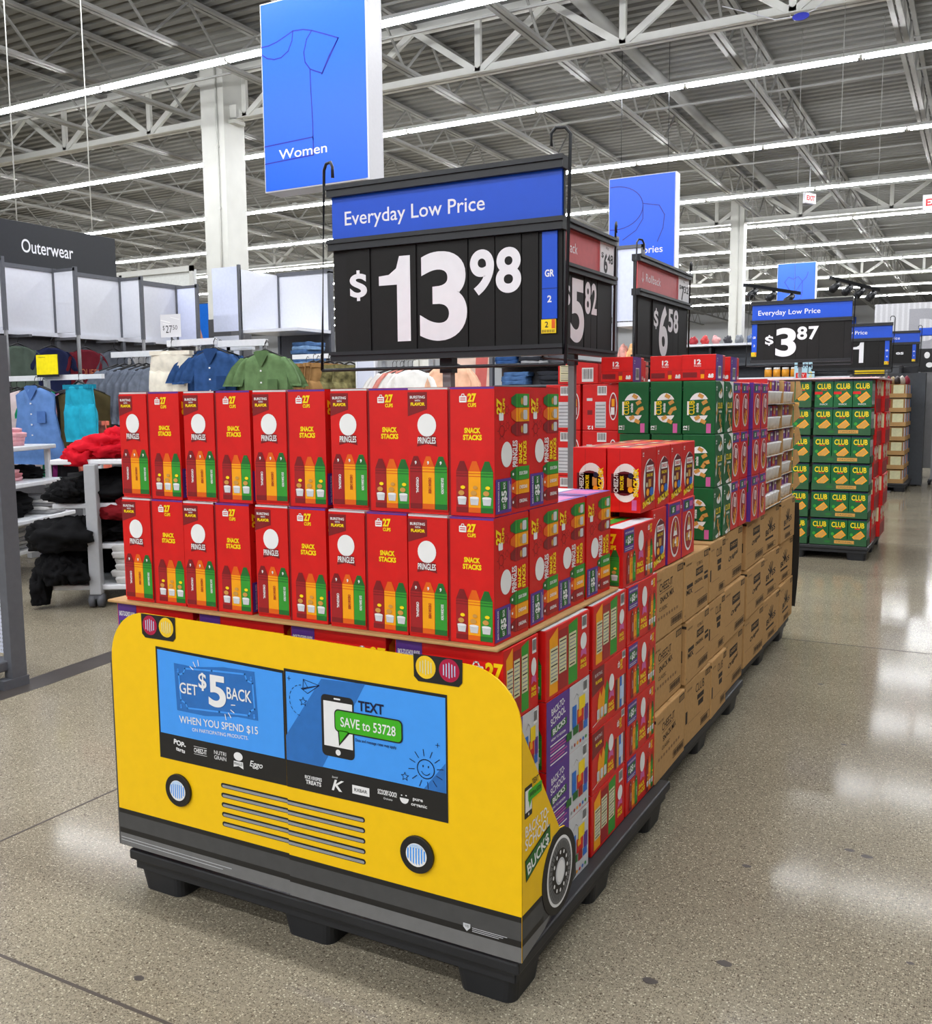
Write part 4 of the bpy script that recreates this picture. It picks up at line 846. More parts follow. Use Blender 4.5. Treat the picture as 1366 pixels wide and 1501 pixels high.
for k in range(5):
    for j, y in enumerate((3.185, 3.635)):
        ct[k % 2+2*j].put((1.128-.02*j-.006*(k % 2), y, ZT+.001+.127*k), 'cardboard tray of white cups in sleeves, %s layer, %s stack' % (('bottom', 'second', 'middle', 'fourth', 'top')[k], ('nearer', 'farther')[j]), 'trays of white cups', math.radians(rn.uniform(-1.5, 1.5)))
# ---------------------------------------------------------------- tall green cracker display farther down the aisle
def clubcase(top):
    w, d, h = .455, .25, .228
    r = empty('cracker_case', '', 'case'); bw = .145
    for i in range(3):
        x = -w/2+.079+.1485*i; mb = MB(); mb.bbox(x-bw/2, x+bw/2, -d/2+.006, d/2-.006, .004, h-.004, CLB, .002); f = mb.fr((x-bw/2, -d/2+.006, .004), (1, 0, 0), Z3); hh = h-.008
        f.text('CLUB', bw*.5, hh*.68, hh*.20, YEL, 2, w=bw*.74, bold=.02); f.rect(bw*.35, hh*.63, bw*.66, hh*.66, RED, 1); f.rect(0, hh*.95, bw, hh, NAVY, 1)
        s = f.sub(bw*.58, hh*.36, 40); s.rect(-bw*.30, -hh*.12, bw*.30, hh*.12, ORA, 1); s.rect(-bw*.26, -hh*.09, bw*.26, hh*.09, TAN, 2); f.ell(bw*.20, hh*.42, bw*.09, hh*.06, GRN, 1, 10)
        if top: f.rect(0, hh*.48, bw*.42, hh*.58, RED, 3); f.text('SNACK', bw*.5, hh*.08, hh*.06, WHT, 2)
        if i == 2:
            q = mb.fr((x+bw/2, -d/2+.006, .004), (0, 1, 0), Z3)
            for jx in range(3): q.rect(.012+.078*jx, .02, .012+.078*jx+.06, hh-.03, LGRY, 1); q.rect(.02+.078*jx, .05, .02+.078*jx+.044, hh*.6, GRY, 2)
        mb.build('box', r)
    if not top:
        mb = MB(); mb.box(-w/2, w/2, -d/2, -d/2+.004, 0, h*.26, CLBD); mb.box(-w/2, w/2, d/2-.004, d/2, 0, h*.26, CLBD); mb.box(-w/2, -w/2+.004, -d/2, d/2, 0, h*.26, CLBD); mb.box(w/2-.004, w/2, -d/2, d/2, 0, h*.26, CLBD); mb.box(-w/2, w/2, -d/2, d/2, 0, .004, CLBD)
        f = mb.fr((-w/2, -d/2, 0), (1, 0, 0), Z3); f.rect(w*.44, h*.08, w*.78, h*.20, TAN, 1); f.text('ORIGINAL', w*.61, h*.11, h*.06, CLBD, 2, w=w*.28); f.ell(w*.32, h*.14, w*.06, h*.05, DGRN, 1, 12)
        mb.build('tray', r)
    return r
cc = Proto(clubcase(False)); c2 = Proto(clubcase(True)); GG = 'green cracker cases on the tall display'; six = ['bottom', 'second', 'third', 'fourth', 'fifth', 'top']
for k in range(6):
    (c2 if k == 5 else cc).put((1.005, 6.815, Z0+.2295*k), 'green case of three cracker boxes, %s layer of the tall display, aisle side' % six[k], GG)
    cc.put((.535, 6.815, Z0+.2295*k), 'green cracker case, %s layer of the tall display, half hidden by white cups' % six[k], GG, 0)
def redcase(n):
    w, d, h = .30, .21, .275
    mb = MB(); mb.bbox(-w, 0, -d/2, d/2, 0, h, RED, .003); f = mb.fr((0, -d/2, 0), (0, 1, 0), Z3); f.rect(0, 0, d, h*.42, MRED, 1); f.ell(d*.25, h*.82, d*.18, h*.11, WHT, 1, 16); f.rect(d*.55, h*.52, d*.95, h*.97, CRM, 1); f.text('PRINGLES', d*.25, h*.60, h*.05, WHT, 1, w=d*.36); f.rect(d*.1, h*.12, d*.4, h*.3, DRED, 2)
    q = mb.fr((-w, -d/2, 0), (1, 0, 0), Z3); q.rect(w*.5, h*.5, w*.95, h*.95, CRM, 1)
    return mb.build('can_case')
rc = Proto(tag(redcase(0), '', 'case'))
for k in range(5):
    for j in range(4):
        rc.put((1.235+.03*(j // 2)+.012*(k % 2), 7.065+.215*j+.02*(k % 2), Z0+.276*k), 'red snack can case beyond the green cracker cases, %s layer, %s along' % (six[k], ORD[j]), 'red cases beside the green display')
mb = MB(); mb.bbox(.06, 1.28, 6.67, 7.92, Z0+.276*5+.001, Z0+.276*5+.014, PINK, .002); mb.mats[0] = mat('top_sheet_pink', (236, 200, 204), .5)
tag(mb.build('cover_sheet'), 'pale pink cover sheet on top of the tall green display', 'board sheet')
# kraft tray display and dark shelving far down the aisle
def traycase():
    mb = MB(); w, d, h = .55, .5, .20
    mb.box(-w, 0, -d/2, d/2, 0, h*.30, KRAFT); mb.box(-w, -.02, -d/2+.01, d/2-.01, h*.3, h*.95, KRAFTD)
    for i in range(4): mb.box(-.12, -.01, -d/2+.02+.12*i, -d/2+.12+.12*i, h*.3, h*.92, (LGRY, RED, CRM, BLUP)[i])
    for i in range(3): mb.box(-w+.03+.17*i, -w+.17+.17*i, -d/2+.003, -d/2+.09, h*.3, h*.9, (LGRY, MRED, CRM)[i])
    return mb.build('snack_tray')
tc_ = Proto(tag(traycase(), '', 'tray'))
for k in range(7):
    for j in range(2): tc_.put((1.04, 13.6+.52*j, Z0+.205*k), 'kraft tray of small snack boxes on the far aisle pallet, layer %s, %s stack' % (('one', 'two', 'three', 'four', 'five', 'six', 'seven')[k], ('nearer', 'farther')[j]), 'kraft trays down the aisle')
# ================================================================ price signs on poles
DIG = mat('digit_card_black', (28, 27, 26), .5, .05, spec=.2)
def wire(r, x0, x1, z0, z1, y=.03):
    mb = MB(); R = .0048
    for xb, x, s, y in ((x0-.046, x0-.022, -1, -.008), (x1+.010, x1+.022, 1, -.008)):
        mb.tube([(xb, y, z0-.025), (x, y, z1+.05), (x-s*.012, y-.005, z1+.066), (x-s*.035, y-.015, z1+.066), (x-s*.045, y-.02, z1+.05), (x-s*.045, y-.02, z1+.02)], R, SFRM, 8)
    mb.tube([(x0-.046, -.008, z0-.025), (x0-.03, y, z0-.025), (x1, y, z0-.025), (x1+.010, -.008, z0-.025)], R, SFRM, 8); mb.build('wire_hanger', r)
def price_sign(name, label, loc, rot, w, hb, hh, head, cards, head_col, pole_h, strip=None, was=None, pole_x=0.0):
    """loc is the foot of the pole; the board hangs with its face to local -Y"""
    r = empty(name, label, 'price sign', loc, rot, 'price signs above the displays'); z0 = pole_h; x0, x1 = -w/2, w/2
    zb0 = z0+.022; zb1 = zb0+hb; zh0 = zb1+.028; zh1 = zh0+hh; zt = zh1+.03
    mb = MB(); mb.box(x0, x1, .004, .016, zb0, zh1, SFRM)
    for a, b, t in ((z0, zb0+.006, .02), (zb1-.002, zh0+.002, .02), (zh1-.002, zt, .022)):
        mb.box(x0-.006, x1+.006, -t, .022, a, b, SFRM); mb.box(x0-.008, x1+.008, -t-.006, -t+.004, a+(b-a)*.62, b, SFRM)
    mb.build('frame', r)
    mb = MB(); mb.box(x0+.002, x1-.002, -.006, .003, zh0, zh1, head_col); f = mb.fr((x0, -.006, zh0), (1, 0, 0), Z3); head(f, w, hh); mb.build('header_panel', r)
    mb = MB(); mb.box(x0+.002, x1-.002, -.003, .003, zb0, zb1, SBLK); pp = mb.build('price_panel', r)
    for (t, cx, cz, dw, dh, cw) in cards:
        mb = MB(); c0 = x0+cx-cw/2; mb.box(c0, c0+cw-.002, -.0075, -.0032, zb0+.004, zb1-.003, DIG); f = mb.fr((x0+cx, -.0075, zb0), (1, 0, 0), Z3)
        if t == '1': f.poly([(dw*.08, cz), (dw*.5, cz), (dw*.5, cz+dh), (dw*.16, cz+dh), (dw*.06, cz+dh*.86), (-dw*.18, cz+dh*.79), (-dw*.5, cz+dh*.78), (-dw*.5, cz+dh*.67), (dw*.08, cz+dh*.67)], SWHT, 1)
        elif t == '$': f.text('S', 0, cz+dh*.12, dh*.76, SWHT, 1, w=dw*.92, bold=.035); f.rect(-dw*.085, cz, dw*.085, cz+dh*.2, SWHT, 1.5); f.rect(-dw*.085, cz+dh*.8, dw*.085, cz+dh, SWHT, 1.5)
        elif t: f.text(t, 0, cz, dh, SWHT, 1, w=dw, bold=.03)
        mb.build('digit_card', pp)
    if strip:
        sx, sw, a, b = strip; mb = MB(); mb.box(x0+sx, x0+sx+sw, -.0085, -.0035, zb0+(hb*.24), zb1-.004, SBLU); f = mb.fr((x0+sx, -.0085, zb0), (1, 0, 0), Z3)
        f.text(a, sw/2, hb*.60, hb*.062, SWHT, 1, w=sw*.62, bold=.03); f.text(b, sw/2, hb*.38, hb*.06, SWHT, 1, bold=.03); f.line([(0, hb*.50), (sw, hb*.50)], .0014, NAVY, 1); mb.build('location_strip', r)
        mb = MB(); mb.box(x0+sx-.002, x0+sx+sw-.003, -.009, -.004, zb0+hb*.115, zb0+hb*.235, YEL); f = mb.fr((x0+sx-.002, -.009, zb0+hb*.115), (1, 0, 0), Z3)
        f.text(b, sw*.36, hb*.05, hb*.05, BLK, 1, bold=.01); f.rect(sw*.7, hb*.04, sw*.93, hb*.118, DORA, 1)
        for i in range(8): f.rect(sw*(.06+.11*i), .002, sw*(.06+.11*i+.05), hb*.03, BLK, 1)
        mb.build('price_tag', r)
    if was:
        mb = MB(); ww = w*.225; mb.box(x1-ww-.004, x1-.004, -.0095, -.0062, zh0+.002, zh1-.002, SWHT); f = mb.fr((x1-ww-.004, -.0095, zh0), (1, 0, 0), Z3)
        f.text('Was:', ww*.5, hh*.80, hh*.09, BLK, 1); f.text('$', ww*.14, hh*.52, hh*.16, BLK, 1, w=ww*.17, bold=.02); f.text(was[0], ww*.38, hh*.08, hh*.58, BLK, 1, w=ww*.28, bold=.03); f.text(was[1], ww*.73, hh*.40, hh*.28, BLK, 1, w=ww*.44, bold=.02); mb.build('was_price_card', r)
    wire(r, x0, x1, z0, zt)
    mb = MB(); mb.box(-.013, .013, .024, .05, .012, z0+.05, STEEL); mb.box(-.02, .02, .02, .052, z0-.04, z0+.02, SFRM); mb.build('pole', r)
    mb = MB(); mb.bbox(-.12, .12, -.09, .16, 0, .012, STEEL, .003); mb.build('base', r)
    return r
def h_every(f, w, h): f.text('Everyday Low Price', w*.378, h*.33, h*.31, SWHT, 1, w=w*.627, bold=.006)
def h_roll(f, w, h):
    f.text('Rollback', w*.28, h*.35, h*.29, SWHT, 1, w=w*.27); x = w*.09
    f.line([(x, h*.64), (x, h*.30)], h*.035, SWHT, 1); f.line([(x-h*.10, h*.42), (x, h*.30), (x+h*.10, h*.42)], h*.035, SWHT, 1)
ZD = .118
# $13.98, on the bus pallet
hb = .302
price_sign('price_sign', 'large black price board reading $13.98 with a blue header above the red cartons', (.686, .615, ZD), 0, .736, hb, .126, h_every,
   [('$', .092, .152, .066, .088, .085), ('1', .217, .030, .106, .240, .148), ('3', .377, .030, .152, .240, .160), ('9', .500, .148, .074, .118, .080), ('8', .580, .148, .076, .118, .078), ('', .645, 0, 0, 0, .048)],
   SBLU, 1.483-.022-ZD, strip=(.679, .043, 'GR', '2'))
hb = .290
price_sign('price_sign', 'price board reading $5.82 with a pale red Rollback header facing the aisle', (.597, 1.90, ZD), math.radians(90), .705, hb, .135, h_roll,
   [('', .06, 0, 0, 0, .11), ('$', .190, .15, .055, .10, .085), ('5', .292, .026, .145, .245, .135), ('8', .405, .145, .064, .125, .072), ('2', .476, .145, .062, .125, .068), ('', .60, 0, 0, 0, .17)], SPNK, 1.545-.022-ZD, was=('6', '48'))
price_sign('price_sign', 'farther price board reading $6.58 with a pale red Rollback header', (.535, 3.22, ZD), math.radians(90), .90, hb, .134, h_roll,
   [('', .10, 0, 0, 0, .18), ('$', .300, .145, .08, .105, .11), ('6', .430, .012, .155, .255, .16), ('5', .556, .145, .088, .12, .10), ('8', .656, .145, .088, .12, .10), ('', .79, 0, 0, 0, .16)], SPNK, 1.555-.022-ZD, was=('7', '32'))
hb = .335
price_sign('price_sign', 'black price board reading $3.87 with a blue header above the tall green display', (.545, 7.36, ZD), 0, .860, hb, .140, h_every,
   [('$', .160, .135, .080, .095, .10), ('3', .306, .036, .180, .250, .175), ('8', .445, .180, .086, .115, .095), ('7', .543, .180, .086, .115, .095), ('', .70, 0, 0, 0, .2)], SBLU, 1.69-.022-ZD, strip=(.004, .045, 'GR', '3'))
price_sign('price_sign', 'farther price board reading 1 with a blue header, right behind the $3.87 board', (.683, 9.9, 0), 0, .83, .30, .136, h_every,
   [('1', .487, .06, .11, .225, .16), ('', .65, 0, 0, 0, .1)], SBLU, 1.655, strip=(.76, .045, 'GR', '4'))
def h_low(f, w, h): h_every(f, w, h)
price_sign('price_sign', 'far blue-headed price board with a grey strip ending in es', (.77, 13.2, 0), 0, .83, .27, .13, h_low,
   [('es', .58, .13, .10, .05, .30), ('', .79, 0, 0, 0, .04)], SBLU, 1.80, strip=(.74, .045, 'GR', '5'))
# ================================================================ hanging department signs
def hang_sign(label, x0, x1, y, z0, z1, d, art, top=6.99):
    r = empty('hanging_sign', label, 'sign', ((x0+x1)/2, y, z0), 0, 'blue department signs'); w = x1-x0; h = z1-z0
    mb = MB(); t = .018
    for a in ((-w/2, w/2, 0, d, 0, t), (-w/2, w/2, 0, d, h-t, h), (-w/2, -w/2+t, 0, d, t, h-t), (w/2-t, w/2, 0, d, t, h-t)): mb.box(*a, HWHT)
    mb.box(w/2-.03, w/2+.002, -.004, .012, -.004, h, HWHT); mb.box(w/2-.03, w/2+.002, d-.012, d+.004, -.004, h, HWHT); mb.build('frame', r)
    mb = MB(); mb.box(-w/2+.012, w/2-.014, -.005, .004, .012, h-.012, HBLU); f = mb.fr((-w/2, -.005, 0), (1, 0, 0), Z3); art(f, w, h); mb.build('face', r)
    mb = MB(); mb.box(-w/2+.012, w/2-.014, d-.004, d+.003, .012, h-.012, HBLU); mb.build('face', r)
    for sx in (-.35, .35): mb = MB(); mb.tube([(w*sx, d/2, h), (w*sx, d/2, top-z0)], .004, SFRM, 6); mb.build('cable', r)
    return r
def tee(f, w, h):
    L = lambda P: f.line([(x*w, y*h) for x, y in P], .0120, HLIN, 1)
    # garment outline running off the left edge
    L([(.012, .775), (.08, .775), (.16, .785), (.24, .803), (.32, .823)]); L([(.32, .823), (.42, .818), (.50, .803), (.64, .765), (.745, .735), (.655, .655), (.585, .572)])
    L([(.745, .735), (.59, .575)][:1]+[(.59, .575), (.51, .598), (.475, .61)]); L([(.32, .823), (.31, .775), (.27, .725), (.20, .700), (.13, .698), (.06, .712), (.012, .735)])
    L([(.50, .803), (.45, .765), (.42, .70), (.43, .65), (.475, .61), (.478, .50), (.488, .34), (.488, .245)]); L([(.012, .248), (.488, .258)]); L([(.012, .155), (.488, .165)])
    L([(.488, .258), (.488, .165)])
    f.text('Women', w*.385, h*.168, h*.050, SWHT, 3, w=w*.465, bold=.006)
hang_sign('large blue hanging sign reading Women with a shirt outline', -4.155, -2.952, 5.7, 3.345, 5.065, .23, tee)
def bag(f, w, h):
    L = lambda P: f.line([(x*w, y*h) for x, y in P], .0125, HLIN, 1)
    c = [(.10+.42*math.cos(math.radians(a)), .72+.20*math.sin(math.radians(a))) for a in range(-100, 110, 10)]; L(c); L([(.52, .72), (.52, .60), (.42, .50), (.22, .42)]); L([(.52, .74), (.76, .71), (.84, .62), (.82, .50), (.74, .38)])
    f.text('Accessories', w*.46, h*.28, h*.065, SWHT, 2, w=w*.72, bold=.006)
hang_sign('blue hanging sign reading Accessories behind the Rollback boards', -3.335, -2.262, 13.0, 3.15, 4.79, .2, bag)
def leafy(f, w, h):
    L = lambda P: f.line([(x*w, y*h) for x, y in P], .016, HLIN, 1)
    L([(.20, .70), (.30, .78), (.42, .74), (.55, .78), (.66, .70), (.20, .70)][:5]); L([(.20, .70), (.42, .48)]); L([(.20, .28), (.66, .70), (.76, .76), (.80, .84)]); L([(.66, .70), (.66, .52), (.56, .32)])
hang_sign('small far blue hanging sign with a flower outline above the $3.87 board', -3.18, -2.17, 26.0, 3.35, 5.02, .2, leafy)
# exit signs and the small round tag
def exit_sign(label, x, y, z, w, face):
    r = empty('exit_sign', label, 'exit sign', (x, y, z), 0, 'exit signs'); h = w*.62
    EX = mat('exit_face', (238, 226, 226), .4, 0, emit=.6); ER = mat('exit_red', (230, 30, 36), .4, 0, emit=.8)
    mb = MB(); mb.bbox(-w/2, w/2, -.03, .03, 0, h, HWHT, .008); mb.build('housing', r)
    mb = MB(); mb.box(-w*.46, w*.46, -.036, -.031, h*.06, h*.94, EX); f = mb.fr((-w*.46, -.036, h*.06), (1, 0, 0), Z3); f.text(face, w*.46, h*.22, h*.46, ER, 1, w=w*.78, bold=.05); mb.build('face', r)
    mb = MB(); mb.tube([(0, 0, h), (0, 0, 6.2-z)], .012, HWHT, 6); mb.build('stem', r); return r
exit_sign('lit red and white EXIT sign at the right edge under the ceiling', .98, 20, 5.06, .50, 'EXIT'); e2 = exit_sign('small exit sign seen edge-on, hanging above the blue header boards', -1.44, 20, 5.42, .36, 'EXIT'); e2.rotation_euler = (0, 0, math.radians(62))
r = empty('hanging_tag', 'small blue oval tag on a sagging wire under the girder at the upper right', 'tag', (-.15, 10.9, 5.93))
mb = MB(); mb.tube([(-.95, 0, .30), (-.3, 0, .02), (0, 0, .01), (.16, 0, .05), (.75, 0, .55)], .006, HWHT, 6); mb.build('wire', r)
mb = MB(); bm = bmesh.new(); bmesh.ops.create_cone(bm, segments=20, radius1=.1, radius2=.1, depth=.02, cap_ends=True)
for v in bm.verts: v.co = (v.co.x, v.co.z, v.co.y*.45)
mb.addbm(bm, HLIN); mb.build('disc', r)
# ================================================================ clothing department on the left
def cloth(name, rgb, var=.10): return mat('cloth_'+name, rgb, .85, var, 18, spec=.15)
def shell(mb, rows, t, m, ph=0.0, folds=.5, nx=12, y0=0.0, nz=4):
    """a soft closed panel of cloth: rows are (z, x left, x right)"""
    R = []
    for (za, la, ra), (zb_, lb, rb) in zip(rows, rows[1:]):
        for k in range(nz): q = k/nz; R.append((za+(zb_-za)*q, la+(lb-la)*q, ra+(rb-ra)*q))
    R.append(rows[-1]); V = []; n = len(R)
    for side in (-1, 1):
        for i, (z, l, r) in enumerate(R):
            for j in range(nx+1):
                u = j/nx*2-1; b = math.sqrt(max(0, 1-u*u*.98)); e = min(1, .35+min(i, n-1-i)*.35)
                fold = folds*.012*math.sin(u*9+ph+z*3)*b+folds*.008*math.sin(z*22+u*5+ph*2)*b
                V.append((l+(r-l)*(u+1)/2, y0+side*t*b*e+fold, z))
    F = []; o = n*(nx+1)
    for i in range(n-1):
        for j in range(nx):
            a = i*(nx+1)+j; F.append((a, a+nx+1, a+nx+2, a+1)); F.append((o+a, o+a+1, o+a+nx+2, o+a+nx+1))
    for i in range(n-1):
        for j in (0, nx): a = i*(nx+1)+j; F.append((a, o+a, o+a+nx+1, a+nx+1) if j else (a, a+nx+1, o+a+nx+1, o+a))
    for i in (0, n-1):
        for j in range(nx): a = i*(nx+1)+j; F.append((a, a+1, o+a+1, o+a))
    mb.raw(V, F, m, True)
HGR = mat('hanger_black', (26, 26, 28), .4)
def hanger(r, z, w=.19):
    mb = MB(); mb.tube([(-w, 0, z-.035), (-.03, 0, z+.02), (0, 0, z+.03), (.03, 0, z+.02), (w, 0, z-.035)], .008, HGR, 6)
    mb.tube([(0, 0, z+.03), (0, 0, z+.075), (.015, 0, z+.10), (.03, 0, z+.09)], .0035, HGR, 6); mb.build('hanger', r)
def garment(name, label, kind, m, loc, rot=0, group=None, ph=0.0, accent=None, L=.62, sleeve=True, hang=True, thin=False):
    """local origin at the collar; cloth hangs down"""
    r = empty(name, label, kind.replace('_', ' '), loc, rot, group); mb = MB()
    if kind in ('shirt', 'dress', 'jacket'):
        fl = .02 if kind != 'dress' else .10
        T = .045 if not thin else .016
        shell(mb, [(0, -.075, .075), (-.03, -.16, .16), (-.06, -.215, .215), (-.20, -.205, .205), (-.40, -.20-fl*.5, .20+fl*.5), (-L, -.215-fl, .215+fl)], T, m, ph, folds=.5 if not thin else .25)
        if sleeve:
            e = .25 if kind != 'jacket' else .52
            for s in (-1, 1):
                rows = [(-.03, .15, .19), (-.10, .175, .26), (-.17, .20, .30), (-e, .235, .335)]
                shell(mb, [(z, min(s*a, s*b), max(s*a, s*b)) for z, a, b in rows], .04 if not thin else .018, m, ph+s, nx=6)
        mb.build('garment_body', r)
        mb = MB()
        if accent:
            mb.raw([(-.075, -.05, .008), (-.01, -.062, -.10), (.01, -.062, -.10), (.075, -.05, .008), (.05, -.045, .02), (-.05, -.045, .02)], [(0, 1, 5), (1, 2, 4, 5), (2, 3, 4)], accent); mb.build('collar', r)
            mb = MB()
            for k in range(5): mb.box(-.006, .006, -.064, -.058, -.14-.09*k, -.128-.09*k, WHT) if -.14-.09*k > -L else None
            mb.box(.06, .15, -.060, -.056, -.30, -.20, accent); mb.build('buttons', r)
    else:
        w = .19
        mb2 = [(0, -w, w), (-.04, -w-.005, w+.005), (-.20, -w-.03, w+.03)]
        shell(mb, mb2, .04, m, ph)
        for s in (-1, 1):
            rows = [(-.16, -.015, w+.03), (-.30, -.012, w+.04), (-L, .008 if L > .55 else -.008, w+.045 if L < .55 else w+.02)]
            shell(mb, [(z, min(s*a, s*b), max(s*a, s*b)) for z, a, b in rows], .045, m, ph+s, nx=7)
        mb.build('garment_body', r); mb = MB(); mb.box(-w, w, -.036, .036, -.035, .0, accent or m); mb.build('waistband', r)
    if hang: hanger(r, .0, .17 if kind != 'pants' else .18)
    return r
GREYM = mat('rack_grey', (170, 172, 176), .4, .03); RACKW = mat('rack_white', (224, 226, 230), .4, .03)
# ---- grey upright and perforated end at the far left
r = empty('shelving_end', 'grey steel shelving upright with a perforated white panel at the left edge', 'shelving', (-2.0, 1.16, 0))
mb = MB(); mb.box(-.02, .034, -.05, .03, .046, 1.66, DKST); mb.build('upright', r)
mb = MB(); mb.box(-.62, -.02, -.012, .006, .15, 1.64, PERF)
f = mb.fr((-.62, -.012, .15), (1, 0, 0), Z3)
for i in range(40):
    for j in range(44): f.ell(.010+.0145*i, .015+.0195*j, .0042, .0042, GRY, 1, 6)
mb.build('perforated_panel', r)
mb = MB(); mb.bbox(-.62, .005, -.30, -.0, .08, .13, DKST, .008); mb.build('base_shelf', r)
mb = MB(); mb.box(-.62, .05, -.32, .05, .02, .08, DKST) if False else mb.box(-.026, .040, -.10, .036, .0, .045, DKST); mb.build('foot', r)
garment('blue_shirt', 'bright blue shirt hanging on the perforated panel at the left edge', 'shirt', cloth('bright_blue', (84, 122, 226)), (-2.245, 1.03, 1.44), math.radians(8), L=.56, sleeve=False)
# ---- two rolling merchandise tables with stepped shelves
def shelf_table(label, loc, rot, tiers, legs, foot):
    r = empty('rolling_display_table', label, 'display table', loc, rot, 'rolling display tables')
    for z, x0, x1, y0, y1 in tiers: mb = MB(); mb.bbox(x0, x1, y0, y1, z-.035, z, RACKW, .008); mb.build('shelf', r)
    for x, y, z0, z1, w, m in legs: mb = MB(); mb.bbox(x-w/2, x+w/2, y-w/2, y+w/2, z0, z1, m, .006); mb.build('leg', r)
    for x, y in foot:
        mb = MB(); mb.tube([(x-.045, y, .048), (x-.012, y, .048)], .046, DKST, 16); mb.tube([(x+.012, y, .048), (x+.045, y, .048)], .046, DKST, 16); mb.box(x-.03, x+.03, y-.03, y+.03, .06, .105, DKST); mb.build('caster', r)
    return r
TR1 = math.radians(30.6); T1 = Vector((-3.09, 2.58, 0))
def w1(x, y, z): c, s = math.cos(TR1), math.sin(TR1); return (T1.x+c*x-s*y, T1.y+s*x+c*y, z)
shelf_table('white rolling display table heaped with black and red clothes, just left of the red cartons', T1, TR1,
    [(.98, -.28, .42, .04, 1.0), (.69, -.28, .40, .04, 1.0), (.42, -.30, .42, .04, 1.0), (.15, -.32, .45, .0, 1.05)],
    [(0, 0, .09, .95, .075, GREYM), (.42, .06, .15, .95, .04, RACKW), (-.27, .98, .10, .95, .04, RACKW), (.42, .98, .1, .95, .04, RACKW)], [(0, 0), (.40, .95), (-.28, .95)])
def lump(mb, c, s, m, seed, amp=.30, sub=4):
    bm = bmesh.new(); bmesh.ops.create_icosphere(bm, subdivisions=sub, radius=1)
    for v in bm.verts:
        p = v.co.copy(); n_ = noise.noise(p*1.7+Vector((seed*3.1, seed, 0)))*amp-abs(noise.noise(p*3.2+Vector((seed, 0, seed*2))))*amp*1.5-abs(noise.noise(p*7+Vector((0, seed, seed*2))))*amp*.8+amp*.3
        q = p*(1+n_); z = q.z if q.z > -.55 else -.55
        v.co = (c[0]+q.x*s[0], c[1]+q.y*s[1], c[2]+(z+.55)*s[2])
    mb.addbm(bm, m, True)
BLKC = cloth('black', (16, 16, 18)); REDC = cloth('red', (196, 18, 36)); DREDC = cloth('dark_red', (110, 14, 22)); LGC = cloth('light_grey', (200, 198, 196)); GC_ = cloth('grey', (150, 150, 152)); PKC = cloth('pink', (240, 178, 184))
def heap(label, w, s, m, seed, rot, cat='clothes', name='crumpled_garment', lumps=None):
    mb = MB(); lump(mb, (0, 0, 0), s, m, seed)
    for d, q, e in (lumps or []): lump(mb, d, q, m, e)
    o = mb.build(name, None, w, rot); tag(o, label, 'clothes', 'crumpled clothes on the rolling tables'); return o
heap('crumpled red tee heaped on the top shelf of the black clothes table', w1(.02, .22, .985), (.22, .20, .10), REDC, 3, .4, lumps=[((-.12, -.10, -.05), (.13, .12, .10), 9), ((.10, .02, .08), (.13, .12, .08), 14)])
heap('second crumpled red tee at the back of the top shelf, by the cartons', w1(.24, .52, .985), (.22, .24, .14), REDC, 5, 1.0, lumps=[((.05, -.12, .05), (.10, .10, .10), 6)])
mb = MB(); mb.tube([(-.05, 0, 0), (0, .01, .012), (.05, 0, .01)], [.016, .02, .016], PKC, 10); tag(mb.build('label_strip', None, w1(.16, .40, 1.125), .8), 'pale pink strip lying on the crumpled red tee', 'strip')
for (x, y, z, s, sd, t) in ((.02, .42, .70, (.36, .42, .12), 21, 'on the second shelf'), (-.20, .12, .70, (.17, .16, .09), 22, 'on the near end of the second shelf'), (.10, .45, .43, (.30, .46, .13), 23, 'on the third shelf'),
                            (-.20, .06, .385, (.24, .22, .15), 24, 'spilling off the third shelf'), (-.02, .66, .155, (.28, .30, .15), 25, 'on the bottom shelf'), (-.22, .10, .17, (.24, .18, .15), 26, 'hanging off the bottom shelf')):
    heap('crumpled black clothes %s, table by the red cartons' % t, w1(x, y, z), s, BLKC, sd, sd*.7, lumps=[((-.1, .05, .04), (s[0]*.6, s[1]*.5, s[2]*.8), sd+40), ((.12, -.08, .0), (s[0]*.5, s[1]*.5, s[2]*.9), sd+50)])
heap('black sleeve drooping off the bottom shelf toward the floor', w1(-.36, -.02, .03), (.07, .07, .16), BLKC, 31, 0)
heap('dark red garment among the black clothes on the third shelf', w1(.22, .12, .58), (.20, .20, .09), DREDC, 33, .5)
def folded(mb, w, d, h, m, seed):
    bm = bmesh.new(); bmesh.ops.create_cube(bm, size=1); bmesh.ops.subdivide_edges(bm, edges=bm.edges[:], cuts=4, use_grid_fill=True)
    for v in bm.verts:
        n_ = noise.noise(Vector((v.co.x*3+seed, v.co.y*3, v.co.z*2)))
        e = 1-.18*max(abs(v.co.x), abs(v.co.y))**6*(2*abs(v.co.z))**2
        v.co = (v.co.x*w*e+.02*n_, v.co.y*d*e, (v.co.z+.5)*h+.012*n_)
    bmesh.ops.smooth_vert(bm, verts=bm.verts[:], factor=.4, use_axis_x=True, use_axis_y=True, use_axis_z=True)
    mb.addbm(bm, m, True)
def stack(n, loc, rot, w, d, h, ms, lab, group, seed=0):
    pr = {}
    for i in range(n):
        m = ms[i % len(ms)]
        if m.name not in pr:
            mb = MB(); folded(mb, w, d, h, m, seed+i); pr[m.name] = Proto(tag(mb.build('folded_garment'), '', 'clothes'))
        pr[m.name].put((loc[0]+.012*math.sin(i*2.1+seed), loc[1]+.012*math.cos(i*1.7+seed), loc[2]+i*h*.94), '%s, %s from the bottom' % (lab, ORD[i]), group, rot+.06*math.sin(i*3+seed))
stack(6, w1(.26, .17, .152), TR1, .32, .28, .045, [LGC], 'folded off-white tee on the bottom shelf by the red cartons', 'off-white folded stack', 2)
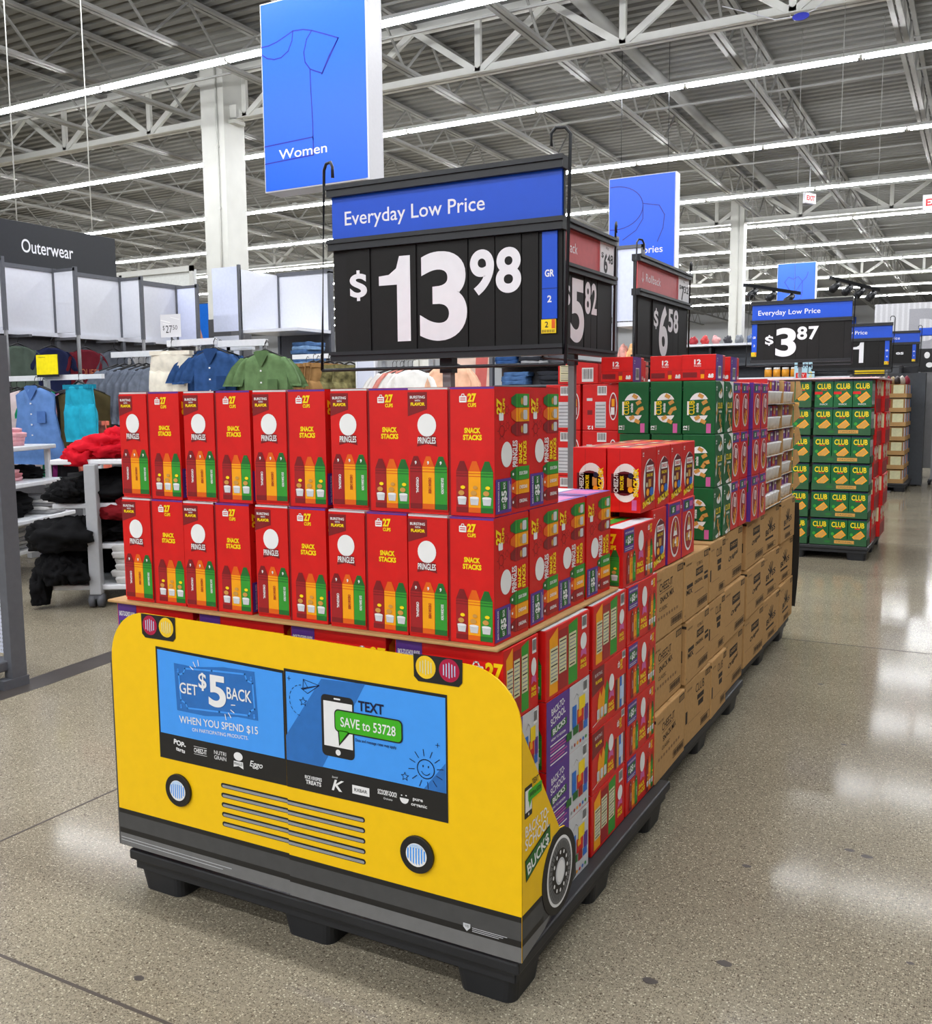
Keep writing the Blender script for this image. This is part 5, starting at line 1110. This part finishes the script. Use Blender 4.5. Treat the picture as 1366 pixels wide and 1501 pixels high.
# second table, farther left
TR2 = math.radians(22.4); T2 = Vector((-4.66, 3.62, 0))
def w2(x, y, z): c, s = math.cos(TR2), math.sin(TR2); return (T2.x+c*x-s*y, T2.y+s*x+c*y, z)
shelf_table('white stepped rolling display table with folded tees beside the left edge', T2, TR2,
    [(1.02, -.60, -.04, -1.2, 0), (.745, -.66, .03, -1.2, 0), (.475, -.72, .10, -1.2, .0), (.195, -.85, -.12, -1.25, -.05)],
    [(-.10, -.04, .10, .99, .04, RACKW), (-.10, -1.15, .10, .99, .04, RACKW), (-.03, -.05, .45, .72, .03, RACKW), (-.55, -1.15, .1, .99, .04, RACKW), (-.55, -.04, .1, .99, .04, RACKW)], [(-.12, -.08), (-.12, -1.15), (-.8, -1.15)])
stack(4, w2(-.28, -.52, 1.022), TR2, .30, .5, .036, [PKC], 'folded pink tee on the top shelf of the stepped table', 'pink folded stack', 4)
heap('crumpled pink tee on top of the pink stack', w2(-.34, -.62, 1.15), (.20, .24, .07), PKC, 44, TR2)
stack(3, w2(-.30, -.56, .747), TR2, .32, .42, .03, [PKC, cloth('dusty_pink', (206, 130, 136))], 'folded pink tee on the second shelf of the stepped table', 'pink stack on second shelf', 6)
heap('black folded pants on the second shelf of the stepped table', w2(-.30, -.12, .747), (.22, .12, .07), BLKC, 46, TR2)
heap('black pants with a white drawstring on the third shelf of the stepped table', w2(-.26, -.52, .477), (.26, .24, .13), BLKC, 47, TR2)
stack(5, w2(-.10, -.22, .477), TR2, .34, .26, .03, [GC_, LGC], 'folded grey tee on the third shelf of the stepped table', 'grey folded stack', 8)
stack(7, w2(-.34, -.42, .197), TR2, .36, .34, .036, [GC_, cloth('heather', (176, 174, 172))], 'folded heather tee on the bottom shelf of the stepped table', 'heather folded stack', 9)
heap('grey rolled tee on the bottom shelf of the stepped table', w2(-.44, -.86, .197), (.14, .16, .12), GC_, 49, TR2)
# ---- wall of white panels with a black Outerwear header
FR_ = mat('frosted_panel', (214, 220, 246), .25, .03); IN_ = mat('fixture_interior', (92, 92, 96), .8)
wallg = empty('clothing_wall_fixture', 'clothing wall fixture with white upper panels, grey fins and a black Outerwear header', 'wall fixture', (-6.3, 2.6, 0))
mb = MB(); mb.box(-.12, -.06, 0, 4.38, 0, 2.72, IN_); mb.build('back_panel', wallg)
ys = [0, .75, 1.55, 2.36, 3.21, 4.04]
for a, b in zip(ys, ys[1:]): mb = MB(); mb.box(-.06, 0, a+.012, b-.012, 2.06, 2.66, MELA); mb.build('white_panel', wallg)
mb = MB(); mb.box(-.06, .012, 0, 4.38, 2.66, 2.70, DKST); mb.box(-.06, .03, 0, 4.38, 2.02, 2.06, MELA); mb.build('rail', wallg)
for y in ys[1:]:
    mb = MB(); mb.box(0, .33, y-.012, y+.012, 2.06, 2.66, MELA if y < 4 else FR_); mb.build('fin_panel', wallg)
    mb = MB(); mb.box(.30, .335, y-.016, y+.016, 2.03, 2.70, DKST); mb.box(0, .33, y-.016, y+.016, 2.66, 2.69, DKST); mb.box(-.01, .025, y-.02, y+.02, .1, 2.70, DKST)
    if y > 1: mb.tube([(.318, y, 1.46), (.318, y, 2.04)], .018, STEEL, 8)
    mb.build('fin_frame', wallg)
for k in range(8): mb = MB(); mb.box(.0, .30, .25+.52*k, .28+.52*k, 1.985, 2.01, IN_); mb.build('arm', wallg)
mb = MB(); mb.box(-.05, .0, -.5, 3.17, 2.70, 3.11, mat('header_black', (34, 36, 40), .5)); f = mb.fr((0, -.5, 2.70), (0, 1, 0), Z3); f.text('Outerwear', 3.015-.20, .125, .125, SWHT, 1, w=.605, bold=.008)
mb.build('header_board', wallg)
for k in (2.0, 2.9): mb = MB(); mb.tube([(-.03, k, 3.11), (-.03, k, 6.2)], .006, PWHT, 6); mb.build('cable', wallg) if k < 2.5 else mb.build('cable', wallg)
tees = [(4.40, (76, 88, 78), 'grey green'), (4.78, (24, 30, 62), 'navy'), (5.19, (96, 22, 34), 'maroon'), (5.56, (78, 82, 92), 'slate grey'), (5.95, (120, 122, 128), 'grey')]
for y, c, n_ in tees:
    g = garment('wall_tee', '%s tee hanging face-out on the clothing wall' % n_, 'shirt', cloth(n_.replace(' ', '_'), c), (-6.16, y, 1.90), math.radians(90), 'tees on the clothing wall', y, L=.66)
    if n_ == 'maroon':
        mb = MB(); f = mb.fr((-.21, -.072, -.66), (1, 0, 0), Z3); f.text('QUEEN', .21, .39, .07, mat('print_dull_gold', (170, 96, 60), .7), 1, w=.27); mb.build('chest_print', g)
# price holder and white board behind
r = empty('price_holder', 'clear price holder reading $27.50 standing on the rack of blue shirts', 'price holder', (-4.05, 4.29, 1.90), math.radians(6))
mb = MB(); mb.box(-.105, .105, 0, .004, 0, .19, mat('clear_acrylic', (216, 216, 220), .15, 0)); f = mb.fr((-.105, 0, 0), (.55, 0, 0), Z3*.72); f.n = Vector((0, -1, 0)); f.text('$', .06, .085, .05, BLK, 1); f.text('27', .16, .05, .085, BLK, 1, w=.12); f.text('50', .275, .085, .05, BLK, 1, w=.09)
f.line([(.01, .20), (.18, .17)], .008, WHT, 1); f.line([(.05, .16), (.20, .14)], .006, WHT, 1); f.line([(.2, .23), (.36, .2)], .006, WHT, 1); mb.build('card', r)
mb = MB(); mb.tube([(0, .01, 0), (0, .01, -.055)], .008, SFRM, 6); mb.build('stem', r)
mb = MB(); mb.box(-8.5, -6.95, 7.60, 7.66, 2.0, 3.05, mat('white_board', (216, 218, 214), .6)); mb.box(-8.5, -6.93, 7.57, 7.60, 3.02, 3.09, PWHT); mb.box(-6.99, -6.93, 7.57, 7.60, 0, 3.09, PWHT); mb.box(-8.25, -8.2, 7.57, 7.6, 2, 3.05, PWHT)
tag(mb.build('partition_board'), 'plain white partition board behind the Outerwear wall', 'partition')
# ---- racks of hanging clothes
def rack(label, loc, rot, bars, posts, m=RACKW):
    r = empty('clothes_rack', label, 'clothes rack', loc, rot, 'clothes racks')
    for a, b, t in bars: mb = MB(); mb.bar(a, b, t, t*1.3, m); mb.build('bar', r)
    for x, y, h in posts: mb = MB(); mb.box(x-.02, x+.02, y-.02, y+.02, 0, h, GREYM); mb.box(x-.03, x+.03, y-.28, y+.28, 0, .05, GREYM); mb.build('post', r)
    return r
rack('low white clothes rack with teal shorts and a blue shirt near the left edge', (-5.3, 3.98, 0), 0, [((-.55, 0, 1.575), (-.05, 0, 1.575), .035), ((0, 0, 1.575), (.53, 0, 1.575), .035), ((.53, 0, 1.575), (.82, -.05, 1.575), .03)], [(-.02, .06, 1.6), (.4, .06, 1.55)])
GR1 = 'clothes on the low rack near the left edge'
garment('sleeveless_shirt', 'long light denim blue button shirt hanging on the low rack', 'dress', cloth('denim_light', (92, 128, 184)), (-5.17, 3.80, 1.485), math.radians(8), GR1, .3, cloth('denim_mid', (74, 108, 166)), L=.66, sleeve=False)
garment('tee', 'green tee hanging behind the light blue shirt', 'shirt', cloth('green', (22, 134, 92)), (-5.24, 3.93, 1.47), math.radians(8), GR1, 1.3, L=.55)
garment('dress', 'green dress hem hanging below the light blue shirt', 'dress', cloth('green', (22, 134, 92)), (-5.14, 4.06, 1.42), math.radians(4), GR1, 2.3, L=.74, sleeve=False)
garment('shorts', 'teal shorts clipped on a hanger on the low rack', 'pants', cloth('teal', (34, 158, 186)), (-4.62, 3.80, 1.505), math.radians(-8), GR1, .8, cloth('teal_dark', (24, 128, 156)), L=.48)
garment('shorts', 'coral shorts hanging behind the teal shorts', 'pants', cloth('coral', (226, 120, 100)), (-4.66, 3.95, 1.20), math.radians(-8), GR1, 1.8, L=.50)
for i, (x, c, n_, L) in enumerate(((-5.78, (226, 226, 226), 'white and black striped', .86), (-5.70, (36, 36, 40), 'black', .80), (-5.58, (214, 196, 198), 'pale pink', .86), (-4.93, (168, 62, 140), 'purple', .92), (-4.88, (214, 84, 130), 'pink', .50), (-4.82, (78, 70, 44), 'olive', .52), (-4.86, (20, 20, 24), 'black velvet', .8))):
    g = garment('edge_on_blouse', '%s top hanging edge-on along the low rack' % n_, 'shirt', cloth(n_.replace(' ', '_'), c), (x, 4.02, 1.47), math.radians(62), GR1, i*1.1, L=L, sleeve=False, thin=True)
    if i == 0:
        mb = MB()
        for k in range(18): mb.box(-.205, .205, -.030, -.024, -.10-.042*k, -.08-.042*k, BLKC)
        mb.build('stripes', g)
r = empty('clearance_card', 'yellow clearance card standing on the low rack', 'sign card', (-5.13, 3.90, 1.60))
mb = MB(); mb.box(-.135, .135, 0, .004, 0, .17, mat('card_yellow', (246, 228, 10), .5)); f = mb.fr((-.135, 0, 0), (1, 0, 0), Z3); f.text('Clearance', .07, .145, .012, NAVY, 1, w=.09); mb.build('card', r)
mb = MB(); mb.box(-.14, .14, .004, .01, -.02, .175, SFRM); mb.build('holder', r)
def row_of(name, lab, kind, m, a, b, z, n, rot, group, L, accent=None):
    base = None
    for i in range(n):
        q = i/max(1, n-1); loc = (a[0]+(b[0]-a[0])*q, a[1]+(b[1]-a[1])*q, z+.006*math.sin(i*2.3))
        rr = rot+.10*math.sin(i*1.9)
        if base is None: base = garment(name, lab, kind, m, loc, rr, group, i, accent, L, thin=True)
        else: dup(base, loc, rr)
JEAN = cloth('denim_grey', (112, 120, 134), .2)
rack('white rack of grey denim jackets behind the left end of the cartons', (-4.8, 4.75, 0), 0, [((-.42, -.05, 1.80), (.28, -.05, 1.80), .04)], [(0, .0, 1.78)])
row_of('denim_jacket', 'grey denim jacket hanging edge-on in the row left of the white pants', 'jacket', JEAN, (-5.16, 4.70), (-4.60, 4.70), 1.68, 7, math.radians(58), 'grey denim jackets', .62)
rack('white two-arm rack holding blue and green shirts above the red cartons', (-3.45, 4.4, 0), 0, [((-.62, -.12, 1.845), (-.06, -.16, 1.845), .04), ((-.02, -.16, 1.82), (.44, -.12, 1.82), .04), ((-.1, 0, 1.80), (.2, 0, 1.80), .04)], [(-.05, .0, 1.84), (.3, 0, 1.8)])
DEN = cloth('denim_blue', (44, 76, 124), .2); DEN2 = cloth('denim_blue_dark', (34, 62, 106)); OLV = cloth('sage_green', (98, 126, 84), .16); OLV2 = cloth('sage_dark', (82, 108, 70)); WPT = cloth('ecru', (226, 220, 204))
row_of('denim_shirt', 'blue denim shirt in the row behind the front one', 'shirt', DEN, (-3.86, 4.42), (-3.50, 4.26), 1.755, 4, math.radians(38), 'blue denim shirts', .46, DEN2)
garment('denim_shirt', 'front blue denim shirt with an open collar above the red cartons', 'shirt', DEN, (-3.40, 4.10, 1.755), math.radians(4), 'blue denim shirts', .5, DEN2, L=.46)
row_of('sage_shirt', 'sage green shirt in the row behind the front one', 'shirt', OLV, (-3.22, 4.46), (-2.98, 4.22), 1.72, 5, math.radians(34), 'sage green shirts', .46, OLV2)
garment('sage_shirt', 'front sage green shirt beside the blue denim shirt', 'shirt', OLV, (-2.86, 4.08, 1.72), math.radians(2), 'sage green shirts', .9, OLV2, L=.46)
garment('white_pants', 'off-white pants clipped beside the blue denim shirts', 'pants', WPT, (-3.98, 4.22, 1.78), math.radians(12), None, .4, WPT, L=.60)
# ---- shelf bay with folded jeans, past the pillar
bay = empty('shelf_bay', 'open shelf bay with white upper panels and folded jeans right of the pillar', 'shelving', (-6.3, 9.0, 0))
mb = MB(); mb.box(-.40, .45, 0, .05, 2.30, 3.10, MELA); mb.build('white_panel', bay)
mb = MB(); mb.box(-.44, .48, -.02, .06, 3.08, 3.13, DKST); mb.box(-.44, -.40, -.02, .06, 0, 3.1, DKST); mb.box(.44, .48, -.02, .06, 0, 3.1, DKST); mb.build('frame', bay)
mb = MB(); mb.box(-.40, .45, .0, .05, .1, 2.28, IN_); mb.build('back_panel', bay)
mb = MB(); mb.box(-.45, .48, -.75, 0, 2.27, 2.31, MELA); mb.build('shelf', bay)
mb = MB(); mb.box(-.45, .48, -.55, 0, 1.63, 1.66, GREYM); mb.build('shelf', bay)
mb = MB(); mb.box(-.44, -.42, -.78, 0, 2.31, 3.10, MELA); mb.build('side_panel', bay)
mb = MB(); mb.box(-.455, -.42, -.80, -.76, .1, 3.16, DKST); mb.build('upright', bay)
mb = MB(); mb.box(-.90, -.46, -.79, -.77, 2.30, 3.14, FR_); mb.box(-.90, -.46, -.79, -.77, 1.3, 2.24, PERF); mb.build('end_panel', bay)
CHAR = cloth('charcoal', (44, 46, 52)); JBL = cloth('jeans_blue', (74, 106, 150), .2)
stack(5, (-6.42, 8.62, 1.665), .1, .34, .34, .05, [CHAR], 'folded charcoal jeans on the shelf bay', 'charcoal jeans stack', 3)
stack(9, (-5.92, 8.60, 1.665), -.1, .30, .34, .055, [JBL, cloth('jeans_light', (116, 148, 186), .2)], 'folded blue jeans on the shelf bay', 'blue jeans stack', 5)
CAMO = cloth('camo', (122, 116, 78), .6); TANP = cloth('tan_twill', (160, 122, 78))
rack('rack of camouflage and tan pants under the large price board', (-3.70, 6.05, 0), 0, [((-.45, 0, 1.80), (.40, 0, 1.80), .035)], [(0, .05, 1.8)])
row_of('camouflage_pants', 'camouflage pants hanging under the large price board', 'pants', CAMO, (-3.95, 6.0), (-3.42, 6.0), 1.70, 5, math.radians(66), 'camouflage pants', .8)
row_of('tan_pants', 'tan pants hanging between the camouflage pants', 'pants', TANP, (-3.80, 5.92), (-3.62, 5.92), 1.72, 3, math.radians(70), 'tan pants', .8)
r = empty('perforated_end_panel', 'white perforated end panel under the large price board', 'panel', (-3.235, 6.0, 0)); mb = MB(); mb.box(-.105, .10, 0, .02, .1, 1.83, PERF); mb.build('panel', r); mb = MB(); mb.box(-.115, -.10, -.01, .03, 0, 1.84, MELA); mb.box(.095, .115, -.01, .03, 0, 1.84, MELA); mb.build('frame', r)
rack('white rack of white tees and a peach hoodie under the large price board', (-2.62, 6.1, 0), 0, [((-.52, 0, 1.765), (.02, 0, 1.765), .045), ((.06, 0, 1.765), (.50, 0, 1.765), .045)], [(.04, .05, 1.76), (-.5, .05, 1.76)])
WTE = cloth('white_tee', (236, 234, 230), .05); row_of('white_tee', 'white tee in the row under the large price board', 'shirt', WTE, (-3.02, 6.14), (-2.82, 6.10), 1.64, 5, math.radians(40), 'white tees', .6)
garment('white_tee', 'front white tee on a wide black hanger under the large price board', 'shirt', WTE, (-2.68, 5.95, 1.635), 0, 'white tees', .4, L=.6)
garment('rose_tee', 'dusty rose tee between the white tees', 'shirt', cloth('dusty_rose', (206, 132, 120)), (-2.86, 6.08, 1.645), math.radians(35), None, .7, L=.6)
garment('peach_hoodie', 'peach hoodie hanging right of the sign pole', 'jacket', cloth('peach', (238, 190, 160)), (-2.27, 5.96, 1.67), 0, None, .2, cloth('peach_dark', (214, 150, 120)), L=.62)
garment('patterned_top', 'dark patterned top hanging behind the peach hoodie', 'shirt', cloth('dark_pattern', (70, 50, 46), .5), (-2.42, 6.12, 1.66), math.radians(40), None, .2, L=.6)
pm = mat('poster_peach', (222, 190, 172), .6, .2, 5)
r = empty('fixture_poster', 'tall poster in peach and brick red beyond the white tees', 'poster', (-3.0, 8.0, .9)); mb = MB(); mb.box(-.42, .09, 0, .02, 0, 1.12, pm); f = mb.fr((-.42, 0, 0), (1, 0, 0), Z3); f.poly([(.28, 0), (.42, 0), (.46, .6), (.50, 1.1), (.34, 1.1), (.32, .7), (.26, .4)], mat('poster_brick', (198, 96, 88), .6, .15, 6), 1); mb.build('print', r)
mb = MB(); mb.box(.09, .13, -.02, .04, -.9, 1.25, DKST); mb.build('upright', r)
r = empty('jeans_shelf', 'dark shelf of folded jeans and grey knits left of the first Rollback board', 'shelving', (-2.5, 8.0, 0)); mb = MB(); mb.box(-.40, .5, .28, .32, .1, 2.0, IN_); mb.build('back_panel', r)
for z in (1.52, 1.74): mb = MB(); mb.box(-.40, .5, 0, .3, z-.02, z, DKST); mb.build('shelf', r)
stack(3, (-2.72, 8.12, 1.74), 0, .26, .2, .05, [DEN], 'folded dark jeans on the upper jeans shelf', 'dark jeans stack', 3); stack(4, (-2.42, 8.12, 1.74), 0, .26, .2, .045, [GC_, CHAR], 'folded grey knit on the upper jeans shelf', 'grey knit stack', 2); stack(3, (-2.62, 8.12, 1.52), 0, .30, .2, .05, [JBL], 'folded mid-blue jeans on the lower jeans shelf', 'mid-blue jeans stack', 3); stack(3, (-2.2, 8.12, 1.52), 0, .26, .2, .05, [CHAR], 'folded black jeans on the lower jeans shelf', 'black jeans stack', 7)
# ================================================================ fixtures and signs farther back
r = empty('accessory_fixture', 'grey fixture with frosted panels and a perforated side behind the Rollback boards', 'shelving', (-1.06, 7.0, 0))
mb = MB(); mb.box(-.035, .005, -.03, .03, .05, 2.86, DKST); mb.box(.0, .26, -.02, .02, 2.74, 2.77, DKST); mb.box(.235, .262, -.02, .02, 2.05, 2.77, DKST); mb.box(-.16, -.03, -.02, .02, 2.83, 2.86, DKST); mb.build('frame', r)
mb = MB(); mb.box(.005, .235, -.006, .006, 2.08, 2.74, FR_); mb.build('frosted_panel', r)
mb = MB(); mb.box(-.155, -.035, -.006, .006, 2.12, 2.83, FR_); mb.build('frosted_panel', r)
mb = MB(); mb.box(-.155, -.035, -.006, .006, 1.0, 2.06, PERF); mb.build('perforated_panel', r)
mb = MB(); mb.box(.0, .5, 0, .4, 2.03, 2.07, MELA); mb.build('shelf', r)
for i, (c, n_) in enumerate((((206, 150, 140), 'rose knitted'), ((222, 170, 120), 'tan woven'), ((190, 110, 100), 'brick red'))):
    mb = MB(); lump(mb, (0, 0, 0), (.07, .09, .26), cloth('bag_%d' % i, c, .4), 60+i, .12); tag(mb.build('hanging_bag', None, (-.97+.085*i, 6.94, 1.46)), '%s bag hanging under the frosted panel behind the $6.58 board' % n_, 'bag', 'bags behind the Rollback boards')
# dark gondola with white shelf top
gon = empty('dark_gondola', 'dark grey gondola with a white top shelf left of the $3.87 board', 'shelving', (-1.1, 12.0, 0)); GD = mat('gondola_dark', (70, 74, 80), .6); 
mb = MB(); mb.box(-1.3, 1.55, .2, .3, .1, 2.1, GD); mb.build('back_panel', gon)
for z, m in ((2.12, MELA), (1.84, GD), (1.64, MELA)): mb = MB(); mb.box(-1.3, 1.55, -.1, .25, z-.03, z, m); mb.build('shelf', gon)
for x in (-1.3, -.35, .6, 1.5): mb = MB(); mb.box(x, x+.03, -.02, .22, 0, 2.1, SFRM); mb.build('upright', gon)
for i in range(14):
    x = -2.15+.16*i; c = ((150, 196, 226), (196, 216, 230), (186, 50, 56), (170, 40, 50), (196, 60, 60), (214, 150, 150), (60, 60, 66), (130, 134, 140), (90, 110, 150), (180, 160, 130), (70, 70, 74), (160, 150, 140), (206, 196, 186), (150, 130, 120))[i]
    mb = MB()
    if i < 2 or i in (12, 13): mb.bbox(-.07, .07, -.08, .08, 0, .10 if i < 2 else .20, mat('shelf_box_%d' % i, c, .5), .004)
    else: lump(mb, (0, 0, 0), (.06, .07, .075), mat('shelf_item_%d' % i, c, .5), 80+i, .35, 3)
    tag(mb.build('wrapped_item', None, (x, 11.98, 2.121)), 'small %s wrapped item on the dark gondola top, %s from left' % (('pale blue', 'ice blue', 'red', 'deep red', 'tomato red', 'pink', 'black', 'grey', 'blue grey', 'beige', 'charcoal', 'taupe', 'cream', 'brown')[i], ORD[i]), 'item', 'items on the dark gondola')
jar = None
for i in range(4):
    mb = MB(); mb.tube([(0, 0, 0), (0, 0, .09), (0, 0, .10)], [.05, .05, .042], mat('jar_amber', (232, 160, 50), .3), 14); mb.tube([(0, 0, .10), (0, 0, .125)], .045, WHT, 14)
    if jar is None: jar = Proto(tag(mb.build('jar'), '', 'jar'))
    jar.put((-.62+.115*i, 11.95, 1.645), 'amber jar with a white lid under the $3.87 board, %s from the left' % ORD[i], 'amber jars under the price board')
r = empty('shelf_sign', 'pale blue shelf sign reading FARM under the $3.87 board', 'sign', (-.12, 11.8, 1.60)); mb = MB(); mb.box(-.13, .13, 0, .01, 0, .26, mat('sign_pale_blue', (176, 212, 226), .5)); f = mb.fr((-.13, 0, 0), (1, 0, 0), Z3); f.text('FARM', .13, .15, .06, NAVY, 1, w=.18); f.rect(.02, .02, .16, .09, RED, 1); f.text('FLY', .09, .035, .04, WHT, 2); f.text('2', .21, .03, .07, YEL, 1); mb.build('card', r)
mb = MB(); mb.box(-.01, .01, .01, .03, -1.6, .1, STEEL); mb.build('stem', r)
r = empty('yellow_banner', 'long yellow shelf banner under the far price boards', 'sign', (.32, 14.4, 1.72)); mb = MB(); mb.box(-.42, .32, 0, .02, 0, .15, mat('banner_yellow', (240, 206, 20), .5)); mb.build('panel', r); mb = MB(); mb.box(-.42, .9, .02, .3, -1.7, 0, GD); mb.build('shelf_body', r)
for i in range(9):
    mb = MB(); lump(mb, (0, 0, 0), (.05, .05, .08), mat('far_goods_%d' % (i % 4), ((150, 40, 60), (190, 170, 130), (60, 50, 50), (200, 190, 180))[i % 4], .5), 90+i, .25, 2)
    tag(mb.build('produce_bag', None, (.52+.06*i, 13.75+.02*(i%3), 1.542)), 'small dark red and beige bag on top of the far displays, %s in the line' % ORD[i], 'bag', 'bags above the far displays')
# blue wall lettering, striped grey graphic, far blue poster
mb = MB(); f = mb.fr((-11.5, 61.9, 4.6), (1, 0, 0), Z3)
BW = mat('wall_letter_blue', (24, 96, 220), .5); f.text('PET', .7, -.9, 2.6, BW, 1, w=5.6, al='L', bold=.015); o = mb.build('wall_lettering'); tag(o, 'large blue PET letters on the far back wall', 'lettering')
pg = empty('wall_graphic', 'grey striped wall graphic with huge pale letters at the upper right', 'wall graphic', (.3, 30.0, 0))
mb = MB(); mb.box(-1.35, 7.5, 0, .1, 2.6, 4.15, mat('graphic_grey', (186, 186, 190), .6)); f = mb.fr((-1.35, 0, 2.6), (1, 0, 0), Z3)
for i in range(60): f.rect(.15*i, 0, .15*i+.06, 1.55, mat('graphic_stripe', (202, 202, 206), .6), 1)
f.text('DAIRY', 3.1, .12, 1.25, mat('graphic_letter', (152, 152, 158), .6), 3, w=4.3, bold=.05); mb.build('panel', pg)
mb = MB(); mb.box(-1.4, 7.5, -.05, .15, 0, 2.6, mat('far_case_dark', (58, 60, 64), .6)); mb.build('case', pg)
r = empty('blue_poster', 'blue poster with a figure on the far wall left of the pillar base', 'poster', (-12.1, 13.0, 2.55)); mb = MB(); mb.box(-.65, .5, 0, .03, 0, .78, mat('poster_blue', (20, 110, 220), .5)); f = mb.fr((-.65, 0, 0), (1, 0, 0), Z3); f.poly([(.45, 0), (.5, .25), (.62, .5), (.75, .3), (.85, 0)], mat('poster_skin', (196, 140, 120), .6), 1); f.ell(.55, .42, .12, .2, SBLU, 2); mb.build('print', r)
mb = MB(); mb.box(-.65, .5, .03, .1, -2.5, .8, GD); mb.build('partition', r)
# black track lights
def track(label, a, b, n):
    r = empty('track_light', label, 'track light', a, 0, 'black track lights'); d = Vector(b)-Vector(a); mb = MB(); mb.bar((0, 0, 0), d, .04, .04, SFRM); mb.build('track', r)
    for i in range(n):
        p = d*((i+.5)/n); mb = MB(); mb.tube([p+Vector((0, 0, -.02)), p+Vector((0, -.01, -.06))], .012, SFRM, 8); mb.tube([p+Vector((-.04, -.09, -.13)), p+Vector((.02, .03, -.05))], [.048, .036], SFRM, 12); mb.build('spot_head', r)
    for q in (.1, .9): p = d*q; mb = MB(); mb.tube([p, p+Vector((0, 0, 6.2-a[2]-p.z))], .003, JOI, 6); mb.build('stem', r)
    return r
track('black track of small spotlights left above the $3.87 board', (-.76, 11.0, 2.80), (-.28, 12.2, 2.78), 3); track('black track of small spotlights right above the $3.87 board', (.28, 11.0, 2.82), (.72, 12.2, 2.76), 4)
# tall grey stand and dark shelving at the right edge
r = empty('dark_shelving', 'dark shelving with rows of small red goods at the right edge of the aisle', 'shelving', (.92, 16.2, 0)); DK = mat('shelf_black', (34, 34, 38), .6)
mb = MB(); mb.box(-.18, .16, .3, .36, .1, 1.9, DK); mb.box(-.2, -.17, -.1, .36, .02, 1.9, DK); mb.box(.14, .18, -.1, .36, .02, 1.9, DK); mb.build('frame', r)
for z in (.30, .85, 1.38): mb = MB(); mb.box(-.18, .16, -.1, .34, z-.05, z, GRY); mb.build('shelf', r)
for zi, z in enumerate((.30, .85, 1.38)):
    for i in range(4):
        mb = MB(); mb.bbox(-.036, .036, -.05, .25, 0, .38 if zi < 2 else .24, mat('goods_%d' % ((i+zi) % 3), ((90, 40, 40), (60, 36, 38), (120, 110, 110))[(i+zi) % 3], .5), .01)
        tag(mb.build('packaged_goods', None, (.92-.13+.085*i, 16.2, z)), 'small dark red pack on the dark shelving, %s shelf, %s from left' % (('lower', 'middle', 'upper')[zi], ORD[i]), 'pack', 'packs on the dark shelving')
r = empty('mobile_stand', 'tall grey mobile stand with a black and white sign at the right edge', 'stand', (1.22, 14.9, 0)); mb = MB(); mb.box(-.10, .10, -.02, .02, .25, 2.0, STEEL); mb.box(-.13, -.10, -.03, .03, .08, 2.3, GRY); mb.box(.10, .13, -.03, .03, .08, 2.3, GRY); mb.build('panel', r)
mb = MB(); mb.box(-.14, .14, -.04, .04, 1.75, 2.1, BLK); f = mb.fr((-.14, -.04, 1.75), (1, 0, 0), Z3); f.ell(.12, .25, .04, .05, WHT, 1); f.ell(.16, .10, .05, .04, WHT, 1); mb.build('sign', r)
mb = MB(); mb.bbox(-.15, .15, -.05, .05, 2.3, 2.42, SBLU, .01); mb.build('top_box', r)
for sx in (-.1, .1): mb = MB(); mb.tube([(sx, -.2, .05), (sx, .2, .05)], .03, SFRM, 8); mb.tube([(sx-.02, -.18, .045), (sx+.02, -.18, .045)], .045, DK, 12); mb.build('wheel', r)
S.render.use_persistent_data = False
